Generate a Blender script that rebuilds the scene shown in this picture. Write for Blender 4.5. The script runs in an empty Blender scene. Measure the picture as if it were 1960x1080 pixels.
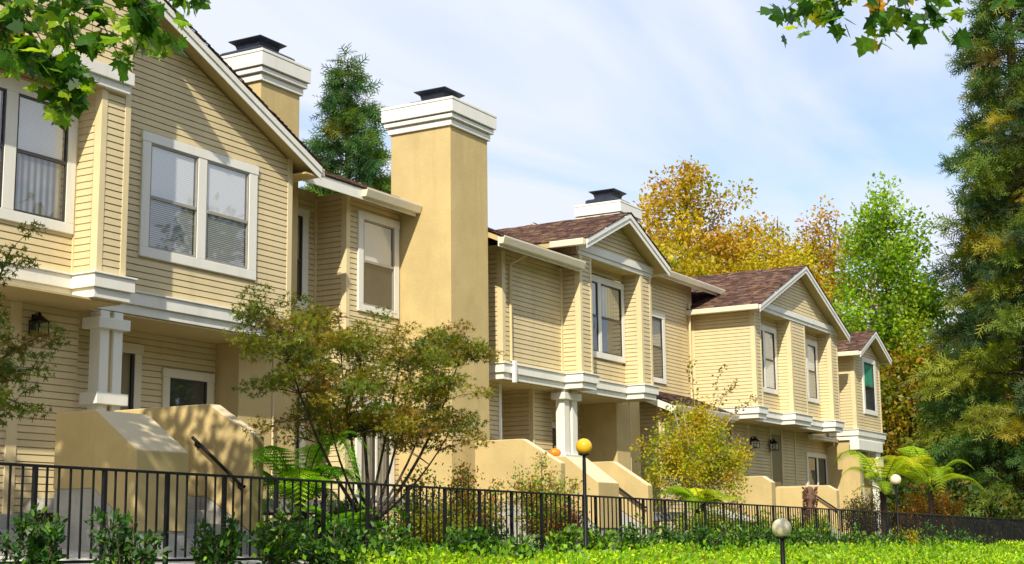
import bpy, math, random
import numpy as np
from mathutils import Vector, Matrix

# ------------------------------------------------------------------ camera, sky, sun, exposure
# Axes: X runs along the row of houses, Y away from the street, Z up; the lens is at the origin.
SC = bpy.context.scene
COL = SC.collection
YAW, PIT, ROL = 1.04285781, 0.170283047, -0.0111721909
fwd = Vector((math.sin(YAW)*math.cos(PIT), math.cos(YAW)*math.cos(PIT), math.sin(PIT)))
rt0 = Vector((math.cos(YAW), -math.sin(YAW), 0.0))
up0 = rt0.cross(fwd)
rgt = rt0*math.cos(ROL)+up0*math.sin(ROL)
upv = -rt0*math.sin(ROL)+up0*math.cos(ROL)
cam = bpy.data.cameras.new('camera')
cam.sensor_width = 36.0
cam.lens = 2846.47/1960*36.0
cam.clip_start = 0.05
cam.clip_end = 2000
camo = bpy.data.objects.new('camera', cam)
camo.matrix_world = Matrix(((rgt.x, upv.x, -fwd.x, 0), (rgt.y, upv.y, -fwd.y, 0), (rgt.z, upv.z, -fwd.z, 0), (0, 0, 0, 1)))
COL.objects.link(camo)
SC.camera = camo

SUN = Vector((2.35, 1.0, -2.15)).normalized()      # the way the sunlight travels
W = bpy.data.worlds.new('World'); SC.world = W; W.use_nodes = True
nt = W.node_tree; nt.nodes.clear()
def N(t, typ, **kw):
    n = t.nodes.new(typ)
    for k, v in kw.items(): setattr(n, k, v)
    return n
wo = N(nt, 'ShaderNodeOutputWorld'); bg = N(nt, 'ShaderNodeBackground')
sky = N(nt, 'ShaderNodeTexSky', sky_type='NISHITA', sun_disc=False)
sky.sun_elevation = math.asin(-SUN.z)
sky.sun_rotation = math.atan2(-SUN.x, -SUN.y)
sky.air_density = 1.0; sky.dust_density = 1.0; sky.ozone_density = 1.5
tc = N(nt, 'ShaderNodeTexCoord')
# thin cirrus: noise on a high cloud layer (direction divided by height)
sep = N(nt, 'ShaderNodeSeparateXYZ'); nt.links.new(tc.outputs['Generated'], sep.inputs[0])
zmx = N(nt, 'ShaderNodeMath', operation='MAXIMUM'); nt.links.new(sep.outputs['Z'], zmx.inputs[0]); zmx.inputs[1].default_value = 0.06
dv = N(nt, 'ShaderNodeVectorMath', operation='DIVIDE'); nt.links.new(tc.outputs['Generated'], dv.inputs[0])
cz = N(nt, 'ShaderNodeCombineXYZ')
for i in range(3): nt.links.new(zmx.outputs[0], cz.inputs[i])
nt.links.new(cz.outputs[0], dv.inputs[1])
mp = N(nt, 'ShaderNodeMapping'); mp.inputs['Rotation'].default_value = (0, 0, math.radians(38)); mp.inputs['Scale'].default_value = (0.34, 0.85, 0.0)
mp.inputs['Location'].default_value = (0.25, 0.1, 0)
nt.links.new(dv.outputs[0], mp.inputs[0])
n1 = N(nt, 'ShaderNodeTexNoise'); n1.inputs['Scale'].default_value = 1.1; n1.inputs['Detail'].default_value = 6; n1.inputs['Roughness'].default_value = 0.5; n1.inputs['Distortion'].default_value = 0.6
nt.links.new(mp.outputs[0], n1.inputs['Vector'])
rp = N(nt, 'ShaderNodeValToRGB'); rp.color_ramp.elements[0].position = 0.36; rp.color_ramp.elements[0].color = (0.20, 0.20, 0.20, 1)
rp.color_ramp.elements[1].position = 0.52; rp.color_ramp.elements[1].color = (1, 1, 1, 1)
nt.links.new(n1.outputs['Fac'], rp.inputs[0])
mx = N(nt, 'ShaderNodeMixRGB'); nt.links.new(rp.outputs[0], mx.inputs[0])
nt.links.new(sky.outputs[0], mx.inputs[1]); mx.inputs[2].default_value = (4.5, 4.8, 5.6, 1)
nt.links.new(mx.outputs[0], bg.inputs[0]); bg.inputs[1].default_value = 0.15
nt.links.new(bg.outputs[0], wo.inputs[0])

sl = bpy.data.lights.new('sun', 'SUN'); sl.energy = 4.4; sl.angle = math.radians(0.5); sl.color = (1.0, 0.92, 0.76)
so = bpy.data.objects.new('sun', sl); so.rotation_euler = SUN.to_track_quat('-Z', 'Y').to_euler(); so.location = (-20, -8, 20); COL.objects.link(so)
SC.view_settings.view_transform = 'Standard'; SC.view_settings.look = 'None'
SC.view_settings.exposure = 0.36; SC.view_settings.gamma = 1.0; SC.view_settings.use_curve_mapping = False

# ------------------------------------------------------------------ materials
def mat(name, col, rough=0.6, var=0.08, scale=3.0, bump=0.0, bscale=60.0, objvar=0.0, metal=0.0, spec=0.4, stain=0.0, streak=False, pale_top=None):
    m = bpy.data.materials.new(name); m.use_nodes = True; t = m.node_tree; b = t.nodes['Principled BSDF']
    b.inputs['Roughness'].default_value = rough; b.inputs['Metallic'].default_value = metal; b.inputs['Specular IOR Level'].default_value = spec
    g = N(t, 'ShaderNodeNewGeometry')
    mapn = N(t, 'ShaderNodeMapping'); t.links.new(g.outputs['Position'], mapn.inputs[0])
    if streak: mapn.inputs['Scale'].default_value = (1, 1, 0.18)
    n = N(t, 'ShaderNodeTexNoise'); n.inputs['Scale'].default_value = scale; n.inputs['Detail'].default_value = 5; n.inputs['Roughness'].default_value = 0.62
    t.links.new(mapn.outputs[0], n.inputs['Vector'])
    mr = N(t, 'ShaderNodeMapRange'); mr.inputs['From Min'].default_value = 0.3; mr.inputs['From Max'].default_value = 0.7
    mr.inputs['To Min'].default_value = 1-var; mr.inputs['To Max'].default_value = 1+var
    t.links.new(n.outputs['Fac'], mr.inputs[0])
    fac = mr.outputs[0]
    if objvar:
        oi = N(t, 'ShaderNodeObjectInfo'); m2 = N(t, 'ShaderNodeMapRange'); m2.inputs['To Min'].default_value = 1-objvar; m2.inputs['To Max'].default_value = 1+objvar
        t.links.new(oi.outputs['Random'], m2.inputs[0])
        mm = N(t, 'ShaderNodeMath', operation='MULTIPLY'); t.links.new(fac, mm.inputs[0]); t.links.new(m2.outputs[0], mm.inputs[1]); fac = mm.outputs[0]
    vm = N(t, 'ShaderNodeVectorMath', operation='SCALE'); vm.inputs[0].default_value = col; t.links.new(fac, vm.inputs['Scale'])
    out = vm.outputs[0]
    if stain:
        n3 = N(t, 'ShaderNodeTexNoise'); n3.inputs['Scale'].default_value = 1.3; n3.inputs['Detail'].default_value = 8; n3.inputs['Roughness'].default_value = 0.7
        mp3 = N(t, 'ShaderNodeMapping'); mp3.inputs['Scale'].default_value = (2.8, 2.8, 0.32); t.links.new(g.outputs['Position'], mp3.inputs[0]); t.links.new(mp3.outputs[0], n3.inputs['Vector'])
        r3 = N(t, 'ShaderNodeMapRange'); r3.inputs['From Min'].default_value = 0.52; r3.inputs['From Max'].default_value = 0.75; r3.inputs['To Max'].default_value = stain
        t.links.new(n3.outputs['Fac'], r3.inputs[0])
        mx = N(t, 'ShaderNodeMixRGB'); t.links.new(r3.outputs[0], mx.inputs[0]); t.links.new(out, mx.inputs[1]); mx.inputs[2].default_value = (col[0]*0.55, col[1]*0.55, col[2]*0.58, 1)
        out = mx.outputs[0]
    if pale_top:       # upper faces mixed toward a paler colour
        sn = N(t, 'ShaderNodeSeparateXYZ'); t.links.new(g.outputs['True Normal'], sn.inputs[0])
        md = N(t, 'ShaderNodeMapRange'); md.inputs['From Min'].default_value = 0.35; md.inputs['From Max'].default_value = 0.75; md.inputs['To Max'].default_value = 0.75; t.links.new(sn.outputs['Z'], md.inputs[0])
        mx2 = N(t, 'ShaderNodeMixRGB'); t.links.new(md.outputs[0], mx2.inputs[0]); t.links.new(out, mx2.inputs[1]); mx2.inputs[2].default_value = (*pale_top, 1); out = mx2.outputs[0]
    t.links.new(out, b.inputs['Base Color'])
    if bump:
        nb = N(t, 'ShaderNodeTexNoise'); nb.inputs['Scale'].default_value = bscale; nb.inputs['Detail'].default_value = 4; t.links.new(g.outputs['Position'], nb.inputs['Vector'])
        bp = N(t, 'ShaderNodeBump'); bp.inputs['Strength'].default_value = bump; bp.inputs['Distance'].default_value = 0.01
        t.links.new(nb.outputs['Fac'], bp.inputs['Height']); t.links.new(bp.outputs[0], b.inputs['Normal'])
    return m

def mat_attr(name, rough=0.5, trans=0.35, spec=0.3, tint=1.0, bump=0.0):
    """colour stored per piece (leaf, shingle)"""
    m = bpy.data.materials.new(name); m.use_nodes = True; t = m.node_tree; b = t.nodes['Principled BSDF']
    b.inputs['Roughness'].default_value = rough; b.inputs['Specular IOR Level'].default_value = spec
    a = N(t, 'ShaderNodeAttribute', attribute_name='Col')
    t.links.new(a.outputs['Color'], b.inputs['Base Color'])
    if trans:
        tr = N(t, 'ShaderNodeBsdfTranslucent'); hs = N(t, 'ShaderNodeHueSaturation'); hs.inputs['Saturation'].default_value = 1.15; hs.inputs['Value'].default_value = 1.6
        t.links.new(a.outputs['Color'], hs.inputs['Color']); t.links.new(hs.outputs[0], tr.inputs[0])
        ms = N(t, 'ShaderNodeMixShader'); ms.inputs[0].default_value = trans
        t.links.new(b.outputs[0], ms.inputs[1]); t.links.new(tr.outputs[0], ms.inputs[2]); t.links.new(ms.outputs[0], t.nodes['Material Output'].inputs[0])
    if bump:
        g = N(t, 'ShaderNodeNewGeometry'); nb = N(t, 'ShaderNodeTexNoise'); nb.inputs['Scale'].default_value = 90; t.links.new(g.outputs['Position'], nb.inputs['Vector'])
        bp = N(t, 'ShaderNodeBump'); bp.inputs['Strength'].default_value = bump; bp.inputs['Distance'].default_value = 0.006
        t.links.new(nb.outputs['Fac'], bp.inputs['Height']); t.links.new(bp.outputs[0], b.inputs['Normal'])
    return m

def mat_leafobj(name, ramp, trans=0.4):
    """leaf whose colour comes from the object's own random number"""
    m = bpy.data.materials.new(name); m.use_nodes = True; t = m.node_tree; b = t.nodes['Principled BSDF']
    b.inputs['Roughness'].default_value = 0.42; b.inputs['Specular IOR Level'].default_value = 0.4
    oi = N(t, 'ShaderNodeObjectInfo'); r = N(t, 'ShaderNodeValToRGB'); t.links.new(oi.outputs['Random'], r.inputs[0])
    els = r.color_ramp.elements
    while len(els) < len(ramp): els.new(0.5)
    for e, (p, c) in zip(els, ramp): e.position = p; e.color = (*c, 1)
    g = N(t, 'ShaderNodeNewGeometry'); n = N(t, 'ShaderNodeTexNoise'); n.inputs['Scale'].default_value = 45; t.links.new(g.outputs['Position'], n.inputs['Vector'])
    mr = N(t, 'ShaderNodeMapRange'); mr.inputs['To Min'].default_value = 0.75; mr.inputs['To Max'].default_value = 1.25; t.links.new(n.outputs['Fac'], mr.inputs[0])
    vm = N(t, 'ShaderNodeVectorMath', operation='SCALE'); t.links.new(r.outputs[0], vm.inputs[0]); t.links.new(mr.outputs[0], vm.inputs['Scale'])
    t.links.new(vm.outputs[0], b.inputs['Base Color'])
    tr = N(t, 'ShaderNodeBsdfTranslucent'); hs = N(t, 'ShaderNodeHueSaturation'); hs.inputs['Value'].default_value = 2.6; t.links.new(vm.outputs[0], hs.inputs['Color']); t.links.new(hs.outputs[0], tr.inputs[0])
    ms = N(t, 'ShaderNodeMixShader'); ms.inputs[0].default_value = trans
    t.links.new(b.outputs[0], ms.inputs[1]); t.links.new(tr.outputs[0], ms.inputs[2]); t.links.new(ms.outputs[0], t.nodes['Material Output'].inputs[0])
    return m

def mat_glass(name, ior=0.1, tint=(0.80, 0.86, 0.88)):
    m = bpy.data.materials.new(name); m.use_nodes = True; t = m.node_tree; t.nodes.remove(t.nodes['Principled BSDF'])
    # thin sheet: the same reflectance from both sides (Schlick)
    g0 = N(t, 'ShaderNodeNewGeometry'); dt = N(t, 'ShaderNodeVectorMath', operation='DOT_PRODUCT'); t.links.new(g0.outputs['Incoming'], dt.inputs[0]); t.links.new(g0.outputs['Normal'], dt.inputs[1])
    ab = N(t, 'ShaderNodeMath', operation='ABSOLUTE'); t.links.new(dt.outputs['Value'], ab.inputs[0])
    om = N(t, 'ShaderNodeMath', operation='SUBTRACT'); om.inputs[0].default_value = 1.0; t.links.new(ab.outputs[0], om.inputs[1])
    pw = N(t, 'ShaderNodeMath', operation='POWER'); t.links.new(om.outputs[0], pw.inputs[0]); pw.inputs[1].default_value = 5.0
    fr = N(t, 'ShaderNodeMath', operation='MULTIPLY_ADD'); t.links.new(pw.outputs[0], fr.inputs[0]); fr.inputs[1].default_value = 1-ior; fr.inputs[2].default_value = ior
    gl = N(t, 'ShaderNodeBsdfGlossy'); gl.inputs['Roughness'].default_value = 0.015; gl.inputs['Color'].default_value = (1, 1, 1, 1)
    tp = N(t, 'ShaderNodeBsdfTransparent'); tp.inputs[0].default_value = (*tint, 1)
    g = N(t, 'ShaderNodeNewGeometry'); n = N(t, 'ShaderNodeTexNoise'); n.inputs['Scale'].default_value = 1.7; t.links.new(g.outputs['Position'], n.inputs['Vector'])
    bp = N(t, 'ShaderNodeBump'); bp.inputs['Strength'].default_value = 0.03; bp.inputs['Distance'].default_value = 0.02; t.links.new(n.outputs['Fac'], bp.inputs['Height'])
    t.links.new(bp.outputs[0], gl.inputs['Normal'])
    ms = N(t, 'ShaderNodeMixShader'); t.links.new(fr.outputs[0], ms.inputs[0]); t.links.new(tp.outputs[0], ms.inputs[1]); t.links.new(gl.outputs[0], ms.inputs[2])
    t.links.new(ms.outputs[0], t.nodes['Material Output'].inputs[0])
    return m

def mat_blind(name, c1, c2, period=0.027, axis='Z'):
    m = bpy.data.materials.new(name); m.use_nodes = True; t = m.node_tree; b = t.nodes['Principled BSDF']; b.inputs['Roughness'].default_value = 0.6
    g = N(t, 'ShaderNodeNewGeometry'); s = N(t, 'ShaderNodeSeparateXYZ'); t.links.new(g.outputs['Position'], s.inputs[0])
    mu = N(t, 'ShaderNodeMath', operation='MULTIPLY'); t.links.new(s.outputs[axis], mu.inputs[0]); mu.inputs[1].default_value = 2*math.pi/period
    sn = N(t, 'ShaderNodeMath', operation='SINE'); t.links.new(mu.outputs[0], sn.inputs[0])
    mr = N(t, 'ShaderNodeMapRange'); mr.inputs['From Min'].default_value = -1; t.links.new(sn.outputs[0], mr.inputs[0])
    if axis != 'Z':
        n = N(t, 'ShaderNodeTexNoise'); n.inputs['Scale'].default_value = 3.5; t.links.new(g.outputs['Position'], n.inputs['Vector'])
        mm = N(t, 'ShaderNodeMath', operation='MULTIPLY'); t.links.new(mr.outputs[0], mm.inputs[0]); t.links.new(n.outputs['Fac'], mm.inputs[1]); fac = mm.outputs[0]
    else: fac = mr.outputs[0]
    mx = N(t, 'ShaderNodeMixRGB'); mx.inputs[1].default_value = (*c1, 1); mx.inputs[2].default_value = (*c2, 1); t.links.new(fac, mx.inputs[0])
    t.links.new(mx.outputs[0], b.inputs['Base Color'])
    return m

M = {}
M['siding'] = mat('siding_paint', (0.67, 0.55, 0.315), 0.55, 0.07, 2.2, 0.10, 120, objvar=0.05, stain=0.28, streak=True)
M['corner'] = mat('corner_board_paint', (0.72, 0.595, 0.345), 0.5, 0.06, 3, 0.08, 90, objvar=0.03)
M['stucco'] = mat('stucco', (0.57, 0.44, 0.205), 0.85, 0.10, 1.8, 0.28, 28, spec=0.2, stain=0.32, pale_top=(0.74, 0.64, 0.46))
M['trim'] = mat('white_trim_paint', (0.80, 0.785, 0.71), 0.45, 0.05, 3, 0.06, 70, objvar=0.03, stain=0.28, streak=True)
M['cream'] = mat('cream_trim_paint', (0.74, 0.665, 0.50), 0.5, 0.05, 3, 0.05, 70, stain=0.12, streak=True)
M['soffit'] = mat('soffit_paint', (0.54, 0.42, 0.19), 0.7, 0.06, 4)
M['black'] = mat('black_metal', (0.007, 0.007, 0.009), 0.5, 0.3, 12, 0.1, 60, spec=0.28)
M['flue'] = mat('flue_metal', (0.022, 0.028, 0.042), 0.38, 0.35, 9, 0.1, 40, spec=0.5)
M['dark'] = mat('window_dark', (0.02, 0.022, 0.024), 0.6, 0.2, 5)
M['sash'] = mat('bronze_sash', (0.05, 0.047, 0.042), 0.4, 0.1, 9)
M['sashlite'] = mat('aluminium_sash', (0.33, 0.31, 0.27), 0.4, 0.1, 9)
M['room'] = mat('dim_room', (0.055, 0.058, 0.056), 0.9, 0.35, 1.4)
M['concrete'] = mat('concrete', (0.44, 0.43, 0.39), 0.9, 0.16, 3.5, 0.5, 70, spec=0.2, stain=0.35)
M['path'] = mat('path_concrete', (0.60, 0.575, 0.51), 0.9, 0.10, 2.5, 0.3, 70, spec=0.2, stain=0.2)
M['soil'] = mat('soil', (0.055, 0.042, 0.028), 0.95, 0.4, 4, 0.8, 25)
M['wood'] = mat('bark', (0.085, 0.06, 0.042), 0.9, 0.35, 14, 0.9, 60)
M['maplebark'] = mat('maple_bark', (0.055, 0.042, 0.028), 0.85, 0.45, 9, 0.6, 40)
M['palebark'] = mat('pale_bark', (0.42, 0.36, 0.28), 0.8, 0.3, 18, 0.5, 50)
M['fernbark'] = mat('fern_trunk', (0.04, 0.024, 0.016), 0.95, 0.5, 40, 1.0, 70)
M['cutbark'] = mat('cut_fern_trunk', (0.17, 0.095, 0.06), 0.95, 0.6, 40, 1.0, 60)
M['door'] = mat('door_paint', (0.24, 0.19, 0.09), 0.45, 0.1, 4)
M['globe_y'] = mat('amber_globe', (0.86, 0.47, 0.022), 0.16, 0.05, 6, spec=0.6)
M['globe_w'] = mat('cream_globe', (0.78, 0.69, 0.48), 0.22, 0.12, 9, spec=0.5, stain=0.25)
M['pumpkin'] = mat('pumpkin_skin', (0.83, 0.25, 0.012), 0.38, 0.12, 14, 0.1, 40, spec=0.5)
M['stem'] = mat('pumpkin_stem', (0.30, 0.22, 0.09), 0.8, 0.2, 20)
M['paper'] = mat('orange_paper', (0.85, 0.44, 0.05), 0.6, 0.05, 9)
M['glass'] = mat_glass('window_glass', 0.13, (0.96, 0.97, 0.97))
M['lampglass'] = mat_glass('lantern_glass', 0.06, (0.86, 0.88, 0.80))
M['blind'] = mat_blind('white_blind', (0.84, 0.84, 0.84), (0.62, 0.64, 0.66), 0.024)
M['blind_open'] = mat_blind('open_blind', (0.50, 0.51, 0.50), (0.12, 0.13, 0.13), 0.024)
M['curtain'] = mat_blind('sheer_curtain', (0.10, 0.11, 0.12), (0.58, 0.60, 0.60), 0.085, 'X')
M['cream_curtain'] = mat_blind('cream_curtain', (0.44, 0.40, 0.26), (0.78, 0.72, 0.50), 0.11, 'X')
M['greenfilm'] = mat('green_shade', (0.04, 0.42, 0.25), 0.4, 0.35, 3)
M['metalrail'] = mat('handrail_paint', (0.010, 0.008, 0.009), 0.6, 0.2, 20, spec=0.25)
M['zinc'] = mat('hatch_panel', (0.55, 0.52, 0.44), 0.55, 0.1, 5)
M['leaf'] = mat_attr('leaf', 0.45, 0.38)
M['needle'] = mat_attr('needle', 0.6, 0.30, 0.2)
M['glossleaf'] = mat_attr('glossy_leaf', 0.45, 0.25, 0.35)
M['shingle'] = mat_attr('shingle', 0.9, 0.0, 0.15, bump=0.8)

# ------------------------------------------------------------------ object helpers
BASE = {}
def link(o, parent=None):
    COL.objects.link(o)
    if parent is not None: o.parent = parent
    return o
def tag(o, label, cat, group=None, kind=None):
    if label: o['label'] = label
    if cat: o['category'] = cat
    if group: o['group'] = group
    if kind: o['kind'] = kind
    return o
def thing(name, label, cat, loc, group=None):
    o = bpy.data.objects.new(name, None); o.empty_display_size = 0.2; o.location = loc
    link(o); tag(o, label, cat, group); BASE[o] = np.array(loc, float)
    return o
def off(parent):
    return np.zeros(3) if parent is None else BASE[parent]
def mk(name, V, F, m, parent=None, smooth=False, bevel=0.0, kind=None):
    V = np.asarray(V, float)-off(parent)
    me = bpy.data.meshes.new(name); me.from_pydata(V.tolist(), [], [tuple(f) for f in F]); me.update()
    me.materials.append(M[m] if isinstance(m, str) else m)
    if smooth: me.polygons.foreach_set('use_smooth', [True]*len(me.polygons))
    o = bpy.data.objects.new(name, me); link(o, parent)
    BASE[o] = off(parent)
    if bevel:
        b = o.modifiers.new('edge', 'BEVEL'); b.width = bevel; b.segments = 2; b.limit_method = 'ANGLE'
    if kind: o['kind'] = kind
    return o
BF = [(0, 3, 2, 1), (4, 5, 6, 7), (0, 1, 5, 4), (1, 2, 6, 5), (2, 3, 7, 6), (3, 0, 4, 7)]
def bxv(x0, x1, y0, y1, z0, z1):
    return [(x0, y0, z0), (x1, y0, z0), (x1, y1, z0), (x0, y1, z0), (x0, y0, z1), (x1, y0, z1), (x1, y1, z1), (x0, y1, z1)]
def box(name, x0, x1, y0, y1, z0, z1, m, parent=None, bevel=0.004):
    return mk(name, bxv(x0, x1, y0, y1, z0, z1), BF, m, parent, bevel=bevel)
def boxes(name, L, m, parent=None, bevel=0.004):
    V, F = [], []
    for b in L:
        k = len(V); V += bxv(*b); F += [tuple(i+k for i in f) for f in BF]
    return mk(name, V, F, m, parent, bevel=bevel)
def prismX(name, poly, x0, x1, m, parent=None, bevel=0.012):
    """polygon in (y,z), extruded along x"""
    n = len(poly)
    V = [(x0, y, z) for y, z in poly]+[(x1, y, z) for y, z in poly]
    F = [tuple(range(n)), tuple(range(2*n-1, n-1, -1))]+[(i, i+n, (i+1) % n+n, (i+1) % n) for i in range(n)]
    o = mk(name, V, F, m, parent, bevel=bevel); fixn(o); return o
def prismY(name, poly, y0, y1, m, parent=None, bevel=0.004):
    n = len(poly)
    V = [(x, y0, z) for x, z in poly]+[(x, y1, z) for x, z in poly]
    F = [tuple(range(n)), tuple(range(2*n-1, n-1, -1))]+[(i, i+n, (i+1) % n+n, (i+1) % n) for i in range(n)]
    o = mk(name, V, F, m, parent, bevel=bevel); fixn(o); return o
import bmesh
def fixn(o):
    bm = bmesh.new(); bm.from_mesh(o.data); bmesh.ops.recalc_face_normals(bm, faces=bm.faces); bm.to_mesh(o.data); bm.free()
def fast(name, V, F, m, parent=None, cols=None, kind=None, smooth=False):
    """V (n,3), F (m,k) arrays"""
    V = np.asarray(V, np.float32)-off(parent).astype(np.float32); F = np.asarray(F, np.int32)
    me = bpy.data.meshes.new(name); nf, k = F.shape
    me.vertices.add(len(V)); me.vertices.foreach_set('co', V.ravel())
    me.loops.add(nf*k); me.loops.foreach_set('vertex_index', F.ravel())
    me.polygons.add(nf); me.polygons.foreach_set('loop_start', np.arange(0, nf*k, k, dtype=np.int32))
    me.update(calc_edges=True)
    if cols is not None:
        a = me.color_attributes.new('Col', 'FLOAT_COLOR', 'POINT')
        c = np.ones((len(V), 4), np.float32); c[:, :3] = cols; a.data.foreach_set('color', c.ravel())
    if smooth: me.polygons.foreach_set('use_smooth', np.ones(nf, bool))
    me.materials.append(M[m] if isinstance(m, str) else m)
    o = bpy.data.objects.new(name, me); link(o, parent); BASE[o] = off(parent)
    if kind: o['kind'] = kind
    return o
def tube(paths, sides=6):
    """paths: list of [(x,y,z,r),...] -> V,F quads"""
    V, F = [], []
    for P in paths:
        P = np.asarray(P, float); n = len(P); k0 = len(V)
        for i in range(n):
            a = P[max(i-1, 0), :3]; b = P[min(i+1, n-1), :3]; d = b-a; L = np.linalg.norm(d); d = d/L if L > 1e-9 else np.array([0, 0, 1.0])
            s = np.cross(d, [0.31, 0.95, 0.07] if abs(d[1]) < 0.9 else [1.0, 0.1, 0.0]); s /= np.linalg.norm(s); u = np.cross(d, s)
            for j in range(sides):
                t = 2*math.pi*j/sides; V.append(P[i, :3]+P[i, 3]*(math.cos(t)*s+math.sin(t)*u))
        for i in range(n-1):
            for j in range(sides):
                a = k0+i*sides+j; b = k0+i*sides+(j+1) % sides; F.append((a, b, b+sides, a+sides))
    return V, F
def tubes(name, paths, m, parent=None, sides=6):
    V, F = tube(paths, sides)
    return fast(name, np.array(V), np.array(F), m, parent, smooth=True)
def lathe(name, prof, cx, cy, m, parent=None, n=24, smooth=True):
    V = []; F = []
    for r, z in prof:
        for j in range(n): t = 2*math.pi*j/n; V.append((cx+r*math.cos(t), cy+r*math.sin(t), z))
    for i in range(len(prof)-1):
        for j in range(n): a = i*n+j; b = i*n+(j+1) % n; F.append((a, b, b+n, a+n))
    return fast(name, np.array(V), np.array(F), m, parent, smooth=smooth)

# ------------------------------------------------------------------ ground and path
def gz(x, y):
    """ground level"""
    y = np.asarray(y, float); x = np.asarray(x, float)
    p = np.interp(y, [-400, -2.5, -1.0, 2.6, 5.0, 8.3, 8.9, 9.9, 11.2, 14, 400], [-1.7, -1.65, -1.55, -0.85, -0.56, -0.34, -0.28, -0.20, -0.12, -0.1, 0.5])
    return p-0.006*np.clip(x-9, 0, 60)*(y > 2)
gx = np.array([-400, -150, -60, -20, -5, 0, 4, 8, 12, 16, 20, 26, 32, 40, 50, 62, 80, 120, 400.]); gy = np.array([-400, -120, -40, -12, -5, -2.5, -1.7, -1, 0, 1, 2, 2.6, 3.4, 4.2, 5, 6, 7, 8.3, 8.9, 9.9, 11.2, 14, 20, 40, 90, 400.])
GX, GY = np.meshgrid(gx, gy); V = np.stack([GX, GY, gz(GX, GY)], -1).reshape(-1, 3); nx = len(gx)
F = [(j*nx+i, j*nx+i+1, (j+1)*nx+i+1, (j+1)*nx+i) for j in range(len(gy)-1) for i in range(nx-1)]
o = fast('ground', V, np.array(F), 'soil'); o['kind'] = 'structure'
o = prismX('path', [(8.78, -0.205), (9.6, -0.17), (11.1, -0.03), (11.1, -0.3), (8.78, -0.5)], 3.0, 12.3, 'path', None, 0.006); o['kind'] = 'structure'
for o_ in (o,): pass

M['asphalt'] = mat('worn_asphalt', (0.17, 0.165, 0.155), 0.95, 0.2, 5, 0.6, 60, spec=0.2)
o = box('road', -120, 160, -11.5, -2.62, -1.9, -1.60, 'asphalt', None, 0); o['kind'] = 'structure'
o = box('kerb', -120, 160, -2.60, -2.42, -1.9, -1.48, 'concrete', None, 0.02); o['kind'] = 'structure'
o = box('pavement', -120, 160, -2.41, -0.9, -1.9, -1.485, 'path', None, 0.0); o['kind'] = 'structure'

# ------------------------------------------------------------------ house helpers
BOARDS = {}
JR = random.Random(17)
EXP = 0.0752     # height of one siding board that shows
GRV = 0.0105
def siding(root, axis, p, u0, u1, z0, z1, holes=(), lim=None, joined=False, t=0.021, m='siding'):
    def board(b0, b1, t0, t1, a, b):
        pr = [(b0, p+0.004, a), (b1, p+0.004, a), (b1, p-t, a), (b0, p-t, a), (t0, p+0.004, b), (t1, p+0.004, b), (t1, p-t*0.72, b), (t0, p-t*0.72, b)]
        fs = [(0, 1, 2, 3), (7, 6, 5, 4), (3, 2, 6, 7), (1, 0, 4, 5), (0, 3, 7, 4), (2, 1, 5, 6)]
        if axis == 'Y': pr = [(q[1], q[0], q[2]) for q in pr]; fs = [f[::-1] for f in fs]
        BOARDS.setdefault(root, []).append((pr, fs, m, joined))
    k0 = math.floor(z0/EXP)
    for k in range(k0, int(math.ceil(z1/EXP))):
        a = max(z0, k*EXP+GRV); b = min(z1, (k+1)*EXP)
        if b-a < 0.008: continue
        zc = (a+b)/2; segs = [(u0, u1)]
        for (ha, hb, za, zb) in holes:
            if za < zc < zb:
                ns = []
                for s in segs:
                    if hb <= s[0] or ha >= s[1]: ns.append(s); continue
                    if ha > s[0]: ns.append((s[0], ha))
                    if hb < s[1]: ns.append((hb, s[1]))
                segs = ns
        for (s0, s1) in segs:
            b0, b1, t0, t1 = s0, s1, s0, s1
            if lim:
                lo, hi = lim(a); b0 = max(b0, lo); b1 = min(b1, hi); lo, hi = lim(b); t0 = max(t0, lo); t1 = min(t1, hi)
                if t1-t0 < 0.01: t0 = t1 = (t0+t1)/2
            if b1-b0 < 0.012: continue
            if not joined and b1-b0 > 1.5 and JR.random() < 0.55:      # butt joint
                c = b0+(b1-b0)*JR.uniform(.25, .75); parts = [(b0, c-.0015, t0, c-.0015), (c+.0015, b1, c+.0015, t1)]
            else: parts = [(b0, b1, t0, t1)]
            for (b0, b1, t0, t1) in parts: board(b0, b1, t0, t1, a, b)
def sheet(name, x0, x1, y, z0, z1, m, parent):
    return mk(name, [(x0, y, z0), (x1, y, z0), (x1, y, z1), (x0, y, z1)], [(0, 1, 2, 3)], m, parent)

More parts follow.
